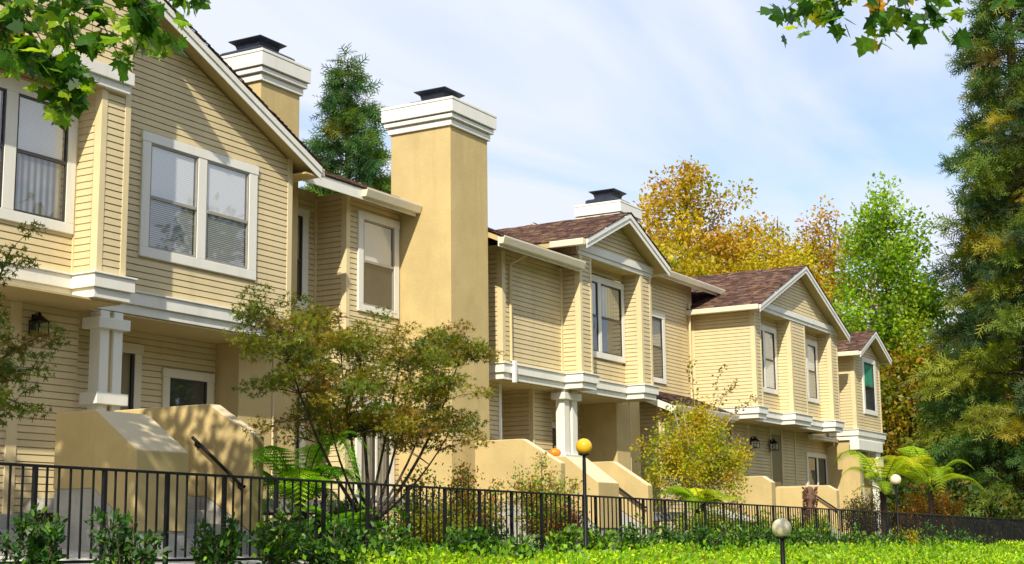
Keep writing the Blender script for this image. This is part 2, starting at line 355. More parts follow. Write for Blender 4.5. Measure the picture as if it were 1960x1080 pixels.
def window(root, x0, x1, z0, z1, p, panes, zmid, tw=0.125, head=0.12, sill=0.115, ear=0.02, fill='blind', m='trim', sashm='sash', lowfill=None, label=None, single=False):
    """casing with a sash, glass and what hangs behind it for each opening; front wall at y = p"""
    L = [(x0-ear, x1+ear, p-0.05, p+0.01, z1-head, z1), (x0, x1, p-0.046, p+0.01, z0, z0+sill)]
    xs = [x0]+[v for pn in panes for v in pn]+[x1]
    for i in range(0, len(xs), 2): L.append((xs[i], xs[i+1], p-0.044, p+0.01, z0+sill, z1-head))
    w = boxes('window', L, m, root, 0.005)
    if label: w['label'] = label
    za, zb = z0+sill, z1-head
    for (a, b) in panes:
        f = 0.022
        S = [(a, a+f, p-0.036, p-0.006, za, zb), (b-f, b, p-0.036, p-0.006, za, zb), (a+f, b-f, p-0.036, p-0.006, zb-f, zb), (a+f, b-f, p-0.036, p-0.006, za, za+f*1.1)]
        if zmid: S += [(a+f, b-f, p-0.040, p-0.010, zmid-0.019, zmid+0.019)]
        boxes('sash', S, sashm, w, 0.002)
        box('room', a, b, p-0.004, p+0.003, za, zb, 'room', w, 0)  # thin dark panel; the unlit room's shade is put into its colour
        if zmid:
            sheet('pane', a+f*.5, b-f*.5, p-0.021, zmid, zb-f*.5, 'glass', w)
            sheet('pane', a+f*.5, b-f*.5, p-0.026, za+f*.5, zmid, 'glass', w)
        else: sheet('pane', a+f*.5, b-f*.5, p-0.021, za, zb, 'glass', w)
        zc = zmid or za
        if fill: box({'blind': 'blind', 'blind_open': 'blind', 'curtain': 'curtain', 'cream_curtain': 'curtain', 'greenfilm': 'shade'}[fill], a+.028, b-.05, p-0.0105, p-0.0085, zc if lowfill is not fill else za+.03, zb-.03, fill, w, 0)
        if lowfill and lowfill is not fill and zmid: box('curtain' if 'curtain' in lowfill else 'blind', a+.028, b-.05, p-0.0125, p-0.0110, za+.03, zc-.015, lowfill, w, 0)
    return w

def belt(root, name, pts, z0, z1, step=0.45, cap=0.022):
    """two-step white band along a plan polyline pts (x, y = face of the wall), facing the street or left"""
    zs = z0+(z1-z0)*step
    for nm, pr, a, b in ((name, 0.085, zs, z1-cap), ('cap_moulding', 0.105, z1-cap+.002, z1), ('lower_fascia', 0.05, z0, zs-.002)):
        V = []; n = len(pts)
        def offp(i):
            x, y = pts[i]; dirs = []
            if i > 0: d = (pts[i][0]-pts[i-1][0], pts[i][1]-pts[i-1][1]); dirs.append(d)
            if i < n-1: d = (pts[i+1][0]-pts[i][0], pts[i+1][1]-pts[i][1]); dirs.append(d)
            ox = oy = 0.0
            for d in dirs:
                if abs(d[0]) > abs(d[1]): oy = -pr
                else: ox = -pr if d[1] < 0 else pr
            return (x+ox, y+oy)
        O = [offp(i) for i in range(n)]
        for i in range(n):
            x, y = pts[i]; ox, oy = O[i]
            V += [(x, y, a), (ox, oy, a), (ox, oy, b), (x, y, b)]
        F = []
        for i in range(n-1):
            k = 4*i
            for j in range(4): F.append((k+j, k+(j+1) % 4, k+4+(j+1) % 4, k+4+j))
        F += [(3, 2, 1, 0), (4*n-4, 4*n-3, 4*n-2, 4*n-1)]
        o = mk(name if nm == name else nm, V, F, 'trim', root, bevel=0.004); fixn(o)

SH_COLS = 0.92*np.array([(0.118, 0.062, 0.045), (0.085, 0.048, 0.038), (0.165, 0.098, 0.070), (0.060, 0.040, 0.036), (0.205, 0.125, 0.082), (0.135, 0.085, 0.075), (0.10, 0.055, 0.048)])
def shingles(parent, P0, U, D, lu, ld, seed=0, clip=None, tab=0.135, crs=0.085):
    """courses of tabs on a roof plane. P0 eave corner, U along eave, D up the slope"""
    rng = np.random.default_rng(seed); P0 = np.array(P0, float); U = np.array(U, float); D = np.array(D, float); Nn = np.cross(U, D); Nn /= np.linalg.norm(Nn)
    if Nn[2] < 0: Nn = -Nn
    V, F, C = [], [], []
    for r in range(int(ld/crs)+1):
        d0 = r*crs; d1 = min(d0+crs*1.25, ld)
        if d1-d0 < 0.02: continue
        u = -rng.random()*tab
        while u < lu:
            w = tab*(0.6+0.8*rng.random()); a = max(u, 0)+0.002; b = min(u+w, lu)-0.002; u += w
            if b-a < 0.02: continue
            if clip and not clip((a+b)/2, d0+crs/2): continue
            th = 0.012+0.010*rng.random(); dd = d0-0.012*rng.random()*(r > 0)
            k = len(V)
            for (uu, q, h) in ((a, dd, 0.001), (b, dd, 0.001), (b, dd, th), (a, dd, th), (b, d1, 0.003), (a, d1, 0.003)):
                V.append(P0+U*uu+D*q+Nn*h)
            F += [(k, k+1, k+2, k+3), (k+3, k+2, k+4, k+5), (k, k+3, k+5, k+5), (k+1, k+4, k+2, k+2)]
            c = SH_COLS[rng.integers(len(SH_COLS))]*(0.75+0.5*rng.random()); C += [c]*6
    Vq = np.array(V); F4 = [f for f in F if len(set(f)) == 4]
    return fast('shingles', Vq, np.array(F4), 'shingle', parent, np.array(C), kind='stuff')

def slab(name, corners, th, m, root, bevel=0.0):
    """thin roof slab from 4 top corners"""
    T = np.array(corners, float); B = T-np.array([0, 0, th]); V = np.vstack([T, B])
    o = mk(name, V, [(0, 1, 2, 3), (7, 6, 5, 4), (0, 4, 5, 1), (1, 5, 6, 2), (2, 6, 7, 3), (3, 7, 4, 0)], m, root, bevel=bevel); fixn(o); return o

def gable(root, cx, zt, slope, xl, xr, yf, yb, seed, gutL=None, gutR=None, over=0.0, th=0.09, left=True, right=True, rk=0.15):
    """gable roof with its ridge along Y; rake boards at y = yf, gutters along the eaves"""
    zl = zt-slope*(cx-xl); zr = zt-slope*(xr-cx)
    rf = slab('roof', [(xl, yf+.02, zl), (cx, yf+.02, zt), (cx, yb, zt), (xl, yb, zl)], th, 'soffit', root)
    V = rf
    r2 = slab('roof', [(cx, yf+.02, zt), (xr, yf+.02, zr), (xr, yb, zr), (cx, yb, zt)], th, 'soffit', root)
    L = math.hypot(cx-xl, zt-zl); Dl = np.array([(cx-xl)/L, 0, (zt-zl)/L]); L2 = math.hypot(xr-cx, zt-zr); Dr = np.array([(cx-xr)/L2, 0, (zt-zr)/L2])
    if left: shingles(rf, (xl-.02, yf-.03, zl+.006), (0, 1, 0), Dl, yb-yf+.03, L+.02, seed)
    if right: shingles(r2, (xr+.02, yf-.03, zr+.006), (0, 1, 0), Dr, yb-yf+.03, L2+.02, seed+1)
    # rakes: upper board proud of a lower one
    for s, (xe, ze) in ((-1, (xl, zl)), (1, (xr, zr))):
        if (s < 0 and not left and xe < cx-6): continue
        dx, dz = cx-xe, zt-ze
        for nm, y0, y1, h0, h1 in (('rake_board', yf-.012, yf+.02, -.005, -.085), ('rake_trim', yf+.006, yf+.018, -.085, -rk-.02)):
            V = []
            for y in (y0, y1): V += [(xe, y, ze+h0), (cx, y, zt+h0), (cx, y, zt+h1), (xe, y, ze+h1)]
            o = mk(nm, V, [(0, 1, 2, 3), (7, 6, 5, 4), (0, 4, 5, 1), (1, 5, 6, 2), (2, 6, 7, 3), (3, 7, 4, 0)], 'trim', root, bevel=0.004); fixn(o)
    if gutL: box('gutter', xl-.10, xl-.002, gutL[0], gutL[1], zl-.115, zl-.005, 'cream', root, 0.012)
    if gutR: box('gutter', xr+.002, xr+.10, gutR[0], gutR[1], zr-.115, zr-.005, 'cream', root, 0.012)
    return rf, r2

def eave(root, x0, x1, ye, ze, yb, slope, seed, gut=(None, None), shing=True):
    """roof plane rising away from the street with fascia and gutter"""
    zb = ze+slope*(yb-ye)
    rf = slab('roof', [(x0, ye+.02, ze), (x1, ye+.02, ze), (x1, yb, zb), (x0, yb, zb)], 0.08, 'soffit', root)
    L = math.hypot(yb-ye, zb-ze)
    if shing: shingles(rf, (x0, ye-.02, ze+.004), (1, 0, 0), (0, (yb-ye)/L, (zb-ze)/L), x1-x0, min(L, 3.2), seed)
    box('fascia', x0, x1, ye, ye+.018, ze-.165, ze-.012, 'trim', root)
    g0, g1 = gut
    if g0 is None: g0, g1 = x0, x1
    # gutter with a sloping face and a rolled lip
    prof = [(ye-.002, ze-.125), (ye-.075, ze-.125), (ye-.105, ze-.03), (ye-.105, ze-.005), (ye-.095, ze-.005), (ye-.095, ze-.028), (ye-.002, ze-.028)]
    prismX('gutter', prof, g0, g1, 'cream', root, 0.003)
    return rf

def chimney(root, x0, x1, y0, y1, z0, zs, seed=0):
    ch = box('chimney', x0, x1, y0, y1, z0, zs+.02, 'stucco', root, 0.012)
    for nm, e, a, b in (('cap_band', 0.035, zs, zs+.085), ('cap_band', 0.075, zs+.105, zs+.17), ('cap_block', 0.105, zs+.185, zs+.365), ('cap_slab', 0.112, zs+.369, zs+.41)):
        box(nm, x0-e, x1+e, y0-e, y1+e, a, b, 'trim', ch, 0.006)
    box('cap_core', x0-.02, x1+.02, y0-.02, y1+.02, zs+.01, zs+.36, 'cream', ch, 0)
    cx, cy = (x0+x1)/2, (y0+y1)/2; z = zs+.41
    def fr(nm, prof):
        V = []
        for h, zz in prof: V += [(cx-h, cy-h, zz), (cx+h, cy-h, zz), (cx+h, cy+h, zz), (cx-h, cy+h, zz)]
        n = len(prof); F = [(4*i+j, 4*i+(j+1) % 4, 4*i+4+(j+1) % 4, 4*i+4+j) for i in range(n-1) for j in range(4)]+[(3, 2, 1, 0), (4*n-4, 4*n-3, 4*n-2, 4*n-1)]
        mk(nm, V, F, 'flue', ch, bevel=0.004)
    q = .5*(x1-x0)*(.88 if x1-x0 < 1 else .66)
    fr('flue_pan', [(q, z-.01), (q, z+.10), (q-.03, z+.125), (q*.55, z+.14)])
    fr('flue_hood', [(0.20, z+.12), (0.20, z+.18), (0.215, z+.235), (0.285, z+.285), (0.285, z+.295), (0.0, z+.33)])
    return ch

def corner(root, x0, x1, y0, y1, z0, z1, m='corner'): return box('corner_board', x0, x1, y0, y1, z0, z1, m, root, 0.004)

def downspout(root, pts, w=0.05):
    P = [(x, y, z, w/2) for x, y, z in pts]
    tubes('downspout', [P], 'siding', root, 8)

def column(root, x0, x1, y, z0, z1, blocks):
    """porch column: two flat posts front and back with a gap, tied by wider blocks"""
    w = (x1-x0)*0.40
    c = boxes('column', [(x0, x0+w, y, y+.16, z0, z1), (x1-w, x1, y+.003, y+.157, z0, z1)], 'trim', root, 0.006)
    box('core', x0+w-.01, x1-w+.01, y+.04, y+.13, z0, z1, 'soffit', c, 0)
    for a, b in blocks: box('block', x0-.07, x1+.06, y-.05, y+.21, a, b, 'trim', c, 0.006)
    return c

def lantern(x, y, z, label, s=1.0):
    """black wall lantern hung from a back plate on a wall that faces the street; z = middle"""
    r = thing('wall_lantern', label, 'lantern', (x, y, z), 'black lanterns on the house walls')
    yc = y-.115*s; h = .085*s
    box('back_plate', x-.035*s, x+.035*s, y-.022*s, y-.002*s, z-.05*s, z+.16*s, 'black', r)
    tubes('bracket', [[(x, y-.02*s, z+.10*s, .009*s), (x, y-.06*s, z+.175*s, .009*s), (x, yc, z+.165*s, .009*s)]], 'black', r, 6)
    L = [(x+a*h-.007*s, x+a*h+.007*s, yc+b*h-.007*s, yc+b*h+.007*s, z-.12*s, z+.05*s) for a in (-1, 1) for b in (-1, 1)]
    L += [(x-h-.012*s, x+h+.012*s, yc-h-.012*s, yc+h+.012*s, z-.135*s, z-.12*s), (x-h-.014*s, x+h+.014*s, yc-h-.014*s, yc+h+.014*s, z+.05*s, z+.065*s)]
    boxes('frame', L, 'black', r, 0.002)
    mk('glass', bxv(x-h+.003, x+h-.003, yc-h+.003, yc+h-.003, z-.118*s, z+.048*s), [BF[2], BF[3], BF[4], BF[5]], 'lampglass', r)
    lathe('bulb', [(0.0, z-.11*s), (.016*s, z-.11*s), (.02*s, z-.04*s), (.0, z-.01*s)], x, yc, 'cream', r, 10)
    lathe('cap', [(.115*s, z+.065*s), (.10*s, z+.085*s), (.055*s, z+.12*s), (.03*s, z+.14*s), (.022*s, z+.165*s), (0, z+.19*s)], x, yc, 'black', r, 12)
    return r

# ------------------------------------------------------------------ house with the big double window (nearest)
A = thing('townhouse', 'nearest beige townhouse with a big white double window under the gable', 'house', (11, 12, 0), 'row of attached beige townhouses')
rA = lambda x: 4.834+0.446*(15.181-x) if x > 9.6 else 4.834+0.446*(15.181-19.2+x)
prismY('wall', [(5, 2.50), (14.868, 2.50), (14.868, 4.83), (9.6, 7.18), (5, 5.1)], 12.003, 20, 'siding', A, 0)
boxes('wall', [(7.79, 11.40, 11.453, 12.01, 4.80, 5.6), (5, 11.5, 12.203, 20, -.2, 2.49), (11.5, 14.9, 12.803, 20, -.2, 2.49), (10.99, 11.41, 11.453, 12.01, 2.5, 4.8), (7.79, 8.2, 11.453, 12.01, 2.5, 4.8), (8.2, 11.0, 11.787, 12.01, 2.5, 4.8)], 'siding', A, 0)
prismY('wall', [(7.8, 5.6), (11.40, 5.6), (11.40, 6.36), (9.6, 7.16), (7.8, 6.36)], 11.453, 12.01, 'siding', A, 0)
# main gable front
W1 = (12.15, 14.17, 3.195, 4.657)
siding(A, 'X', 12.0, 11.50, 14.80, 2.78, 6.4, [(W1[0], W1[1], W1[2], W1[3])], lambda z: (0, 15.181-(z+.13-4.834)/.446))
corner(A, 14.79, 14.885, 11.972, 12.05, 2.77, 4.90)
window(A, *W1, 12.0, [(12.285, 13.085), (13.235, 14.015)], 3.905, 0.13, 0.115, 0.115, 0.012, 'blind', sashm='sashlite', lowfill='blind_open', label='white double window with blinds in the gable')
# bay above the recess, pilaster and recess
siding(A, 'X', 11.45, 8.6, 11.33, 5.03, 6.3, [], lambda z: (0, 15.181-(z+.13-4.834)/.446))
corner(A, 11.33, 11.415, 11.425, 11.50, 2.78, 6.35)
siding(A, 'X', 11.45, 11.07, 11.33, 2.78, 4.77)
corner(A, 10.985, 11.072, 11.424, 11.52, 2.78, 4.77)
siding(A, 'Y', 10.999, 11.52, 11.775, 2.78, 4.77)
WR = (9.15, 10.955, 3.205, 4.70)
siding(A, 'X', 11.784, 8.6, 10.99, 2.78, 4.77, [WR])
corner(A, 10.962, 10.998, 11.75, 11.785, 2.78, 4.77)
window(A, *WR, 11.784, [(9.30, 10.0), (10.15, 10.835)], 3.95, 0.12, 0.15, 0.11, 0.0, 'blind', lowfill='curtain', label='white double window with a sheer curtain in the recess')
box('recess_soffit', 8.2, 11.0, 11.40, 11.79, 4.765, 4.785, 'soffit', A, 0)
boxes('beam', [(7.6, 11.36, 11.33, 11.45, 4.865, 5.005)], 'trim', A, 0.006)
box('beam_trim', 7.62, 11.335, 11.365, 11.448, 4.77, 4.862, 'trim', A, 0.005)
belt(A, 'belt_fascia', [(8.2, 11.784), (10.999, 11.784), (10.999, 11.45), (11.414, 11.45), (11.414, 12.0), (14.885, 12.0), (14.885, 12.3)], 2.51, 2.775, 0.40)
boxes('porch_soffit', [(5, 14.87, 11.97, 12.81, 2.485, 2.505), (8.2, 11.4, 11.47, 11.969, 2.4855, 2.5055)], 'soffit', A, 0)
gable(A, 9.6, 7.323, 0.446, 4.02, 15.181, 11.73, 20.3, 11, gutR=(11.75, 12.3), rk=0.15)
gable(A, 9.6, 7.325, 0.446, 7.45, 11.75, 11.16, 11.735, 13, rk=0.15)
box('eave_return', 14.887, 15.16, 11.76, 12.30, 4.69, 4.715, 'soffit', A, 0.003)
# porch: lantern wall, back wall with door and window, wing wall, column
siding(A, 'X', 12.2, 10.70, 11.5, 0.29, 2.485)
corner(A, 10.56, 10.70, 12.17, 12.25, 0.28, 2.485)
siding(A, 'X', 12.2, 8.4, 10.56, 0.29, 2.485)
DA = (12.35, 13.06, 0.46, 2.33); WP = (13.43, 14.34, 1.05, 2.09)
siding(A, 'X', 12.8, 11.5, 14.39, 0.46, 2.485, [DA, WP])
siding(A, 'Y', 11.502, 12.2, 12.8, 0.46, 2.485, t=-0.012)
d = boxes('door', [(12.47, 12.93, 12.79, 12.80, .46, 2.2)], 'door', A)
boxes('casing', [(12.33, 13.08, 12.75, 12.80, 2.21, 2.33), (12.35, 12.47, 12.757, 12.80, .46, 2.21), (12.945, 13.06, 12.757, 12.80, .46, 2.21)], 'cream', d, 0.004)
box('jamb', 12.90, 12.943, 12.765, 12.795, .46, 2.20, 'dark', d, 0)
lathe('knob', [(0, 1.36), (.025, 1.37), (.03, 1.385), (.025, 1.40), (0, 1.41)], 12.85, 12.76, 'black', d, 10)
window(A, *WP, 12.8, [(13.55, 14.22)], None, 0.12, 0.11, 0.1, 0.012, None, 'cream')
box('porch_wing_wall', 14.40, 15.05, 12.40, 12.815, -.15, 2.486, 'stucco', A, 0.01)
downspout(A, [(15.075, 12.40, 2.6), (15.075, 12.40, 0.0)], 0.035)
column(A, 11.58, 11.92, 11.94, 0.46, 2.50, [(2.30, 2.42), (1.47, 1.60)])
box('porch_floor', 10.85, 14.40, 10.62, 12.80, 0.30, 0.452, 'concrete', A, 0.006)
# chimney, recess with a slit window, second bay
chimney(A, 14.775, 15.605, 12.45, 13.28, -.15, 6.03)
boxes('wall', [(15.0, 16.6, 12.893, 20, -.2, 4.9), (16.553, 19.0, 12.353, 20, -.2, 4.85)], 'siding', A, 0)
WS = (15.62, 16.345, 3.16, 4.60)
siding(A, 'X', 12.89, 15.60, 16.51, 0, 4.80, [WS, (15.62, 16.33, .5, 2.1)])
window(A, *WS, 12.89, [(15.74, 16.215)], 3.85, 0.12, 0.11, 0.115, 0.01, 'blind_open')
window(A, 15.62, 16.33, .5, 2.1, 12.89, [(15.74, 16.20)], None, 0.12, 0.11, 0.115, 0.01, None)
corner(A, 16.505, 16.552, 12.845, 12.888, 0, 4.80)
siding(A, 'Y', 16.55, 12.42, 12.845, 0, 4.80)
corner(A, 16.53, 16.62, 12.325, 12.42, 0, 4.80)
W2 = (16.80, 17.81, 3.18, 4.63); WG = (16.78, 17.70, .45, 1.95)
siding(A, 'X', 12.35, 16.62, 17.85, 0, 4.80, [W2, WG])
window(A, *W2, 12.35, [(16.92, 17.69)], 3.915, 0.12, 0.11, 0.10, 0.012, 'blind', sashm='sashlite', label='white window with a half-raised blind beside the tall chimney')
window(A, *WG, 12.35, [(16.90, 17.23), (17.28, 17.58)], None, 0.12, 0.11, 0.10, 0.012, 'curtain')
eave(A, 15.15, 17.83, 12.02, 4.85, 14.3, 0.43, 21, (16.47, 17.83))
slab('roof', [(15.15, 14.28, 5.82), (17.83, 14.28, 5.82), (17.83, 20, 3.6), (15.15, 20, 3.6)], 0.06, 'soffit', A)
chimney(A, 17.845, 18.90, 11.43, 12.49, -.15, 5.99)

# ------------------------------------------------------------------ middle house, recessed double window under a small gable
B = thing('townhouse', 'middle beige townhouse with a recessed window under a small gable, right of tall chimney', 'house', (23, 12, 0), 'row of attached beige townhouses')
boxes('wall', [(19.613, 24.35, 11.66, 16, 2.44, 4.52), (19.0, 24.4, 12.75, 20, -.2, 2.44), (19.0, 20.17, 12.003, 20, -.2, 2.44), (21.18, 21.83, 12.003, 12.80, -.2, 2.44), (24.4, 29.95, 12.893, 16, -.2, 5.42), (26.603, 29.95, 12.203, 12.9, -.2, 2.40), (21.59, 21.99, 11.303, 11.67, 2.44, 4.64), (23.935, 24.355, 11.303, 11.67, 2.44, 4.64), (21.59, 24.355, 11.303, 12.2, 4.66, 4.83)], 'siding', B, 0)
prismY('wall', [(21.59, 4.82), (24.355, 4.82), (22.97, 5.42)], 11.303, 12.2, 'siding', B, 0)
siding(B, 'Y', 19.61, 11.70, 12.4, 2.68, 4.42)
corner(B, 19.59, 19.69, 11.602, 11.70, 2.66, 4.42)
siding(B, 'X', 11.63, 19.69, 21.50, 2.68, 4.42)
box('wall', 19.615, 21.59, 11.633, 11.661, 2.44, 4.45, 'siding', B, 0)
corner(B, 21.50, 21.587, 11.60, 11.632, 2.66, 4.42)
downspout(B, [(19.88, 11.30, 4.42), (19.88, 11.32, 4.36), (19.80, 11.575, 4.22), (19.80, 11.575, 2.70)], 0.05)
box('downspout_sleeve', 19.765, 19.835, 11.49, 11.545, 2.36, 2.70, 'trim', B, 0.008)
siding(B, 'Y', 21.588, 11.375, 11.60, 2.68, 4.62)
corner(B, 21.57, 21.655, 11.273, 11.375, 2.66, 4.64)
siding(B, 'X', 11.3, 21.655, 21.94, 2.68, 4.64)
corner(B, 21.94, 22.0, 11.274, 11.33, 2.66, 4.64)
WB = (21.96, 23.90, 3.05, 4.49)
siding(B, 'X', 11.64, 22.0, 23.90, 2.68, 4.64, [WB])
window(B, *WB, 11.64, [(22.08, 22.86), (22.98, 23.785)], 3.78, 0.12, 0.115, 0.105, 0.0, 'cream_curtain', label='white double window with cream curtains in the recess')
siding(B, 'Y', 23.93, 11.375, 11.64, 2.68, 4.64)
corner(B, 23.912, 24.0, 11.273, 11.375, 2.66, 4.64)
siding(B, 'X', 11.3, 24.0, 24.28, 2.68, 4.64)
corner(B, 24.28, 24.365, 11.274, 11.36, 2.66, 4.64)
box('recess_soffit', 21.99, 23.94, 11.29, 11.66, 4.638, 4.658, 'soffit', B, 0)
box('beam', 21.50, 24.40, 11.235, 11.30, 4.708, 4.835, 'trim', B, 0.005)
box('beam_trim', 21.52, 24.38, 11.262, 11.30, 4.636, 4.705, 'trim', B, 0.004)
siding(B, 'X', 11.3, 21.6, 24.35, 4.84, 5.5, [], lambda z: (22.97-(5.43-z)/.436, 22.97+(5.43-z)/.436))
belt(B, 'belt_fascia', [(19.61, 12.4), (19.61, 11.63), (21.588, 11.63), (21.588, 11.3), (22.0, 11.3), (22.0, 11.64), (23.93, 11.64), (23.93, 11.3), (24.36, 11.3), (24.36, 11.9)], 2.405, 2.66, 0.40)
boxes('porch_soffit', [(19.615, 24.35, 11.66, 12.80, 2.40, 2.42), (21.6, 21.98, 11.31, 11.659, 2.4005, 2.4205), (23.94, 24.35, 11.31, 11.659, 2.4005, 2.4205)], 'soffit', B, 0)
gable(B, 22.97, 5.557, 0.436, 21.33, 24.61, 11.0, 13.9, 31, gutL=(11.03, 11.66), gutR=(11.03, 12.5))
eave(B, 18.91, 21.56, 11.25, 4.50, 13.65, 0.43, 41)
eave(B, 24.6, 30.85, 12.55, 5.43, 13.9, 0.43, 43)
slab('roof', [(21.50, 11.7, 4.70), (24.62, 11.7, 4.70), (24.62, 13.65, 5.535), (21.50, 13.65, 5.535)], 0.06, 'soffit', B)
rr = slab('roof', [(18.91, 13.64, 5.53), (24.6, 13.64, 5.53), (24.6, 20, 3.0), (18.91, 20, 3.0)], 0.06, 'soffit', B)
slab('roof', [(24.6, 13.89, 6.0), (30.85, 13.89, 6.0), (30.85, 20, 3.6), (24.6, 20, 3.6)], 0.06, 'soffit', B)
slab('roof_vent', [(22.0, 13.9, 5.66), (22.5, 13.9, 5.66), (22.5, 14.5, 5.9), (22.0, 14.5, 5.9)], 0.14, 'trim', B, 0.004)
chimney(B, 25.37, 26.12, 12.40, 13.2, -.15, 6.0)
WBR = (27.52, 28.40, 3.12, 4.60)
siding(B, 'X', 12.89, 24.4, 29.62, 2.5, 5.30, [WBR], joined=True)
window(B, *WBR, 12.89, [(27.64, 28.27)], 3.87, 0.12, 0.11, 0.105, 0.01, 'blind_open', label='white window with slatted blind and a bright curtain')
downspout(B, [(29.66, 12.83, 5.0), (29.66, 12.83, 2.7)], 0.06)
# lower storey
siding(B, 'X', 12.0, 19.2, 20.08, 0, 2.40)
corner(B, 20.08, 20.17, 11.97, 12.02, 0, 2.40, 'trim')
siding(B, 'X', 12.75, 20.17, 21.1, 0.4, 2.40)
corner(B, 21.165, 21.22, 11.97, 12.05, 0.4, 2.40)
siding(B, 'X', 12.0, 21.22, 21.83, 0.4, 2.40)
siding(B, 'Y', 21.18, 12.05, 12.75, 0.4, 2.40)
siding(B, 'X', 12.75, 21.83, 24.29, 0.4, 2.40, [(22.0, 22.5, .4, 2.2), (23.0, 23.85, .4, 2.02)])
d = box('door', 22.1, 22.42, 12.735, 12.75, .4, 2.1, 'door', B); boxes('casing', [(21.98, 22.52, 12.70, 12.75, 2.1, 2.2), (22.0, 22.1, 12.70, 12.75, .4, 2.1), (22.42, 22.5, 12.70, 12.75, .4, 2.1)], 'cream', d)
window(B, 23.0, 23.85, 1.05, 2.02, 12.75, [(23.11, 23.73)], None, 0.11, 0.11, 0.1, 0.01, None)
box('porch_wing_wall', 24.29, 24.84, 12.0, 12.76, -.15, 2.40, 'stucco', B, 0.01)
downspout(B, [(24.95, 12.06, 2.45), (24.95, 12.06, 0.0)], 0.05)
column(B, 21.55, 22.02, 11.60, 0.4, 2.41, [(2.24, 2.35), (1.22, 1.34)])
box('porch_floor', 20.1, 24.29, 10.7, 12.75, 0.25, 0.40, 'concrete', B, 0.006)
siding(B, 'Y', 26.60, 12.27, 12.89, 0.0, 2.85, lim=lambda z: (12.89-(2.93-z)/0.4 if z > 2.3 else 0, 99), joined=True)
corner(B, 26.58, 26.66, 12.175, 12.27, 0, 2.5)
siding(B, 'X', 12.2, 26.66, 29.8, 0.0, 2.38, joined=True)
prismX('wall', [(12.21, 2.38), (12.89, 2.38), (12.89, 2.86), (12.5, 2.72)], 26.605, 29.8, 'siding', B, 0)
eave(B, 26.35, 29.60, 11.83, 2.51, 12.888, 0.40, 47)
prismX('rake_board', [(11.84, 2.505), (12.885, 2.925), (12.885, 2.80), (11.84, 2.37)], 26.315, 26.348, 'trim', B, 0.003)
downspout(B, [(26.85, 11.78, 2.40), (26.85, 11.80, 2.32), (26.62, 12.13, 2.2), (26.62, 12.13, 0)], 0.05)

# ------------------------------------------------------------------ house with two recessed windows under the wide gable
Cc = thing('townhouse', 'beige townhouse with two recessed windows under a wide brown-roofed gable', 'house', (32, 12, 0), 'row of attached beige townhouses')
boxes('wall', [(29.897, 35.45, 11.763, 20, 2.45, 4.83), (29.95, 36.9, 12.303, 20, -.2, 2.46), (29.897, 30.26, 11.453, 11.77, 2.45, 4.83), (32.145, 33.11, 11.453, 11.77, 2.45, 4.83), (34.975, 35.45, 11.453, 11.77, 2.45, 4.83), (29.897, 35.45, 11.453, 12.5, 4.84, 4.90)], 'siding', Cc, 0)
prismY('wall', [(29.9, 4.88), (35.45, 4.88), (32.68, 5.98)], 11.453, 12.5, 'siding', Cc, 0)
siding(Cc, 'Y', 29.894, 11.53, 12.86, 2.72, 4.80, joined=True)
corner(Cc, 29.875, 29.965, 11.424, 11.53, 2.70, 4.83)
corner(Cc, 29.87, 29.893, 12.82, 12.885, 2.70, 4.80)
siding(Cc, 'X', 11.45, 29.965, 30.20, 2.72, 4.83, joined=True)
corner(Cc, 30.20, 30.275, 11.426, 11.49, 2.70, 4.83)
for a, b, c, d2 in ((30.27, 32.14, 30.42, 31.985), (33.12, 34.97, 33.28, 34.80)):
    wq = (c, d2, 3.11, 4.605)
    siding(Cc, 'X', 11.76, a, b, 2.72, 4.83, [wq], joined=True)
    window(Cc, *wq, 11.76, [(c+.12, (c+d2)/2-.06), ((c+d2)/2+.06, d2-.12)], 3.86, 0.12, 0.115, 0.105, 0.0, 'blind', lowfill='blind' if a < 32 else 'blind_open', label='left recessed window, white blind lowered' if a < 32 else 'right recessed window, blind half down')
    siding(Cc, 'Y', b, 11.53, 11.76, 2.72, 4.83, joined=True)
    corner(Cc, b-.018, b+.07, 11.424, 11.53, 2.70, 4.83)
siding(Cc, 'X', 11.45, 32.21, 33.05, 2.72, 4.83, joined=True)
corner(Cc, 33.05, 33.125, 11.426, 11.49, 2.70, 4.83)
siding(Cc, 'X', 11.45, 35.04, 35.39, 2.72, 4.83, joined=True)
corner(Cc, 35.39, 35.465, 11.426, 11.49, 2.70, 4.83)
for x0_, x1_ in ((30.27, 32.14), (33.12, 34.97)): box('recess_soffit', x0_, x1_, 11.44, 11.77, 4.81, 4.83, 'soffit', Cc, 0)
prismY('beam', [(29.97, 4.885), (35.39, 4.885), (35.10, 5.005), (30.26, 5.005)], 11.385, 11.45, 'trim', Cc, 0.004)
box('beam_trim', 29.87, 35.48, 11.41, 11.45, 4.81, 4.882, 'trim', Cc, 0.004)
siding(Cc, 'X', 11.45, 29.9, 35.45, 5.01, 6.0, [], lambda z: (32.68-(5.99-z)/.423, 32.68+(5.99-z)/.423), joined=True)
belt(Cc, 'belt_fascia', [(29.894, 12.88), (29.894, 11.45), (30.27, 11.45), (30.27, 11.76), (32.14, 11.76), (32.14, 11.45), (33.12, 11.45), (33.12, 11.76), (34.97, 11.76), (34.97, 11.45), (35.46, 11.45), (35.46, 12.0)], 2.445, 2.70, 0.40)
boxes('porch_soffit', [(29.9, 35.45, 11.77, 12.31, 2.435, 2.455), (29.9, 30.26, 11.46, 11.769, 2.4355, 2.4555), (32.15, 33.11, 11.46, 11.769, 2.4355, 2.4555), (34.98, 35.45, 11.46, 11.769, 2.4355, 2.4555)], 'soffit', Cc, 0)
gable(Cc, 32.68, 6.13, 0.423, 29.63, 35.73, 11.18, 17.0, 51, gutL=(11.2, 13.15), gutR=(11.2, 12.2))
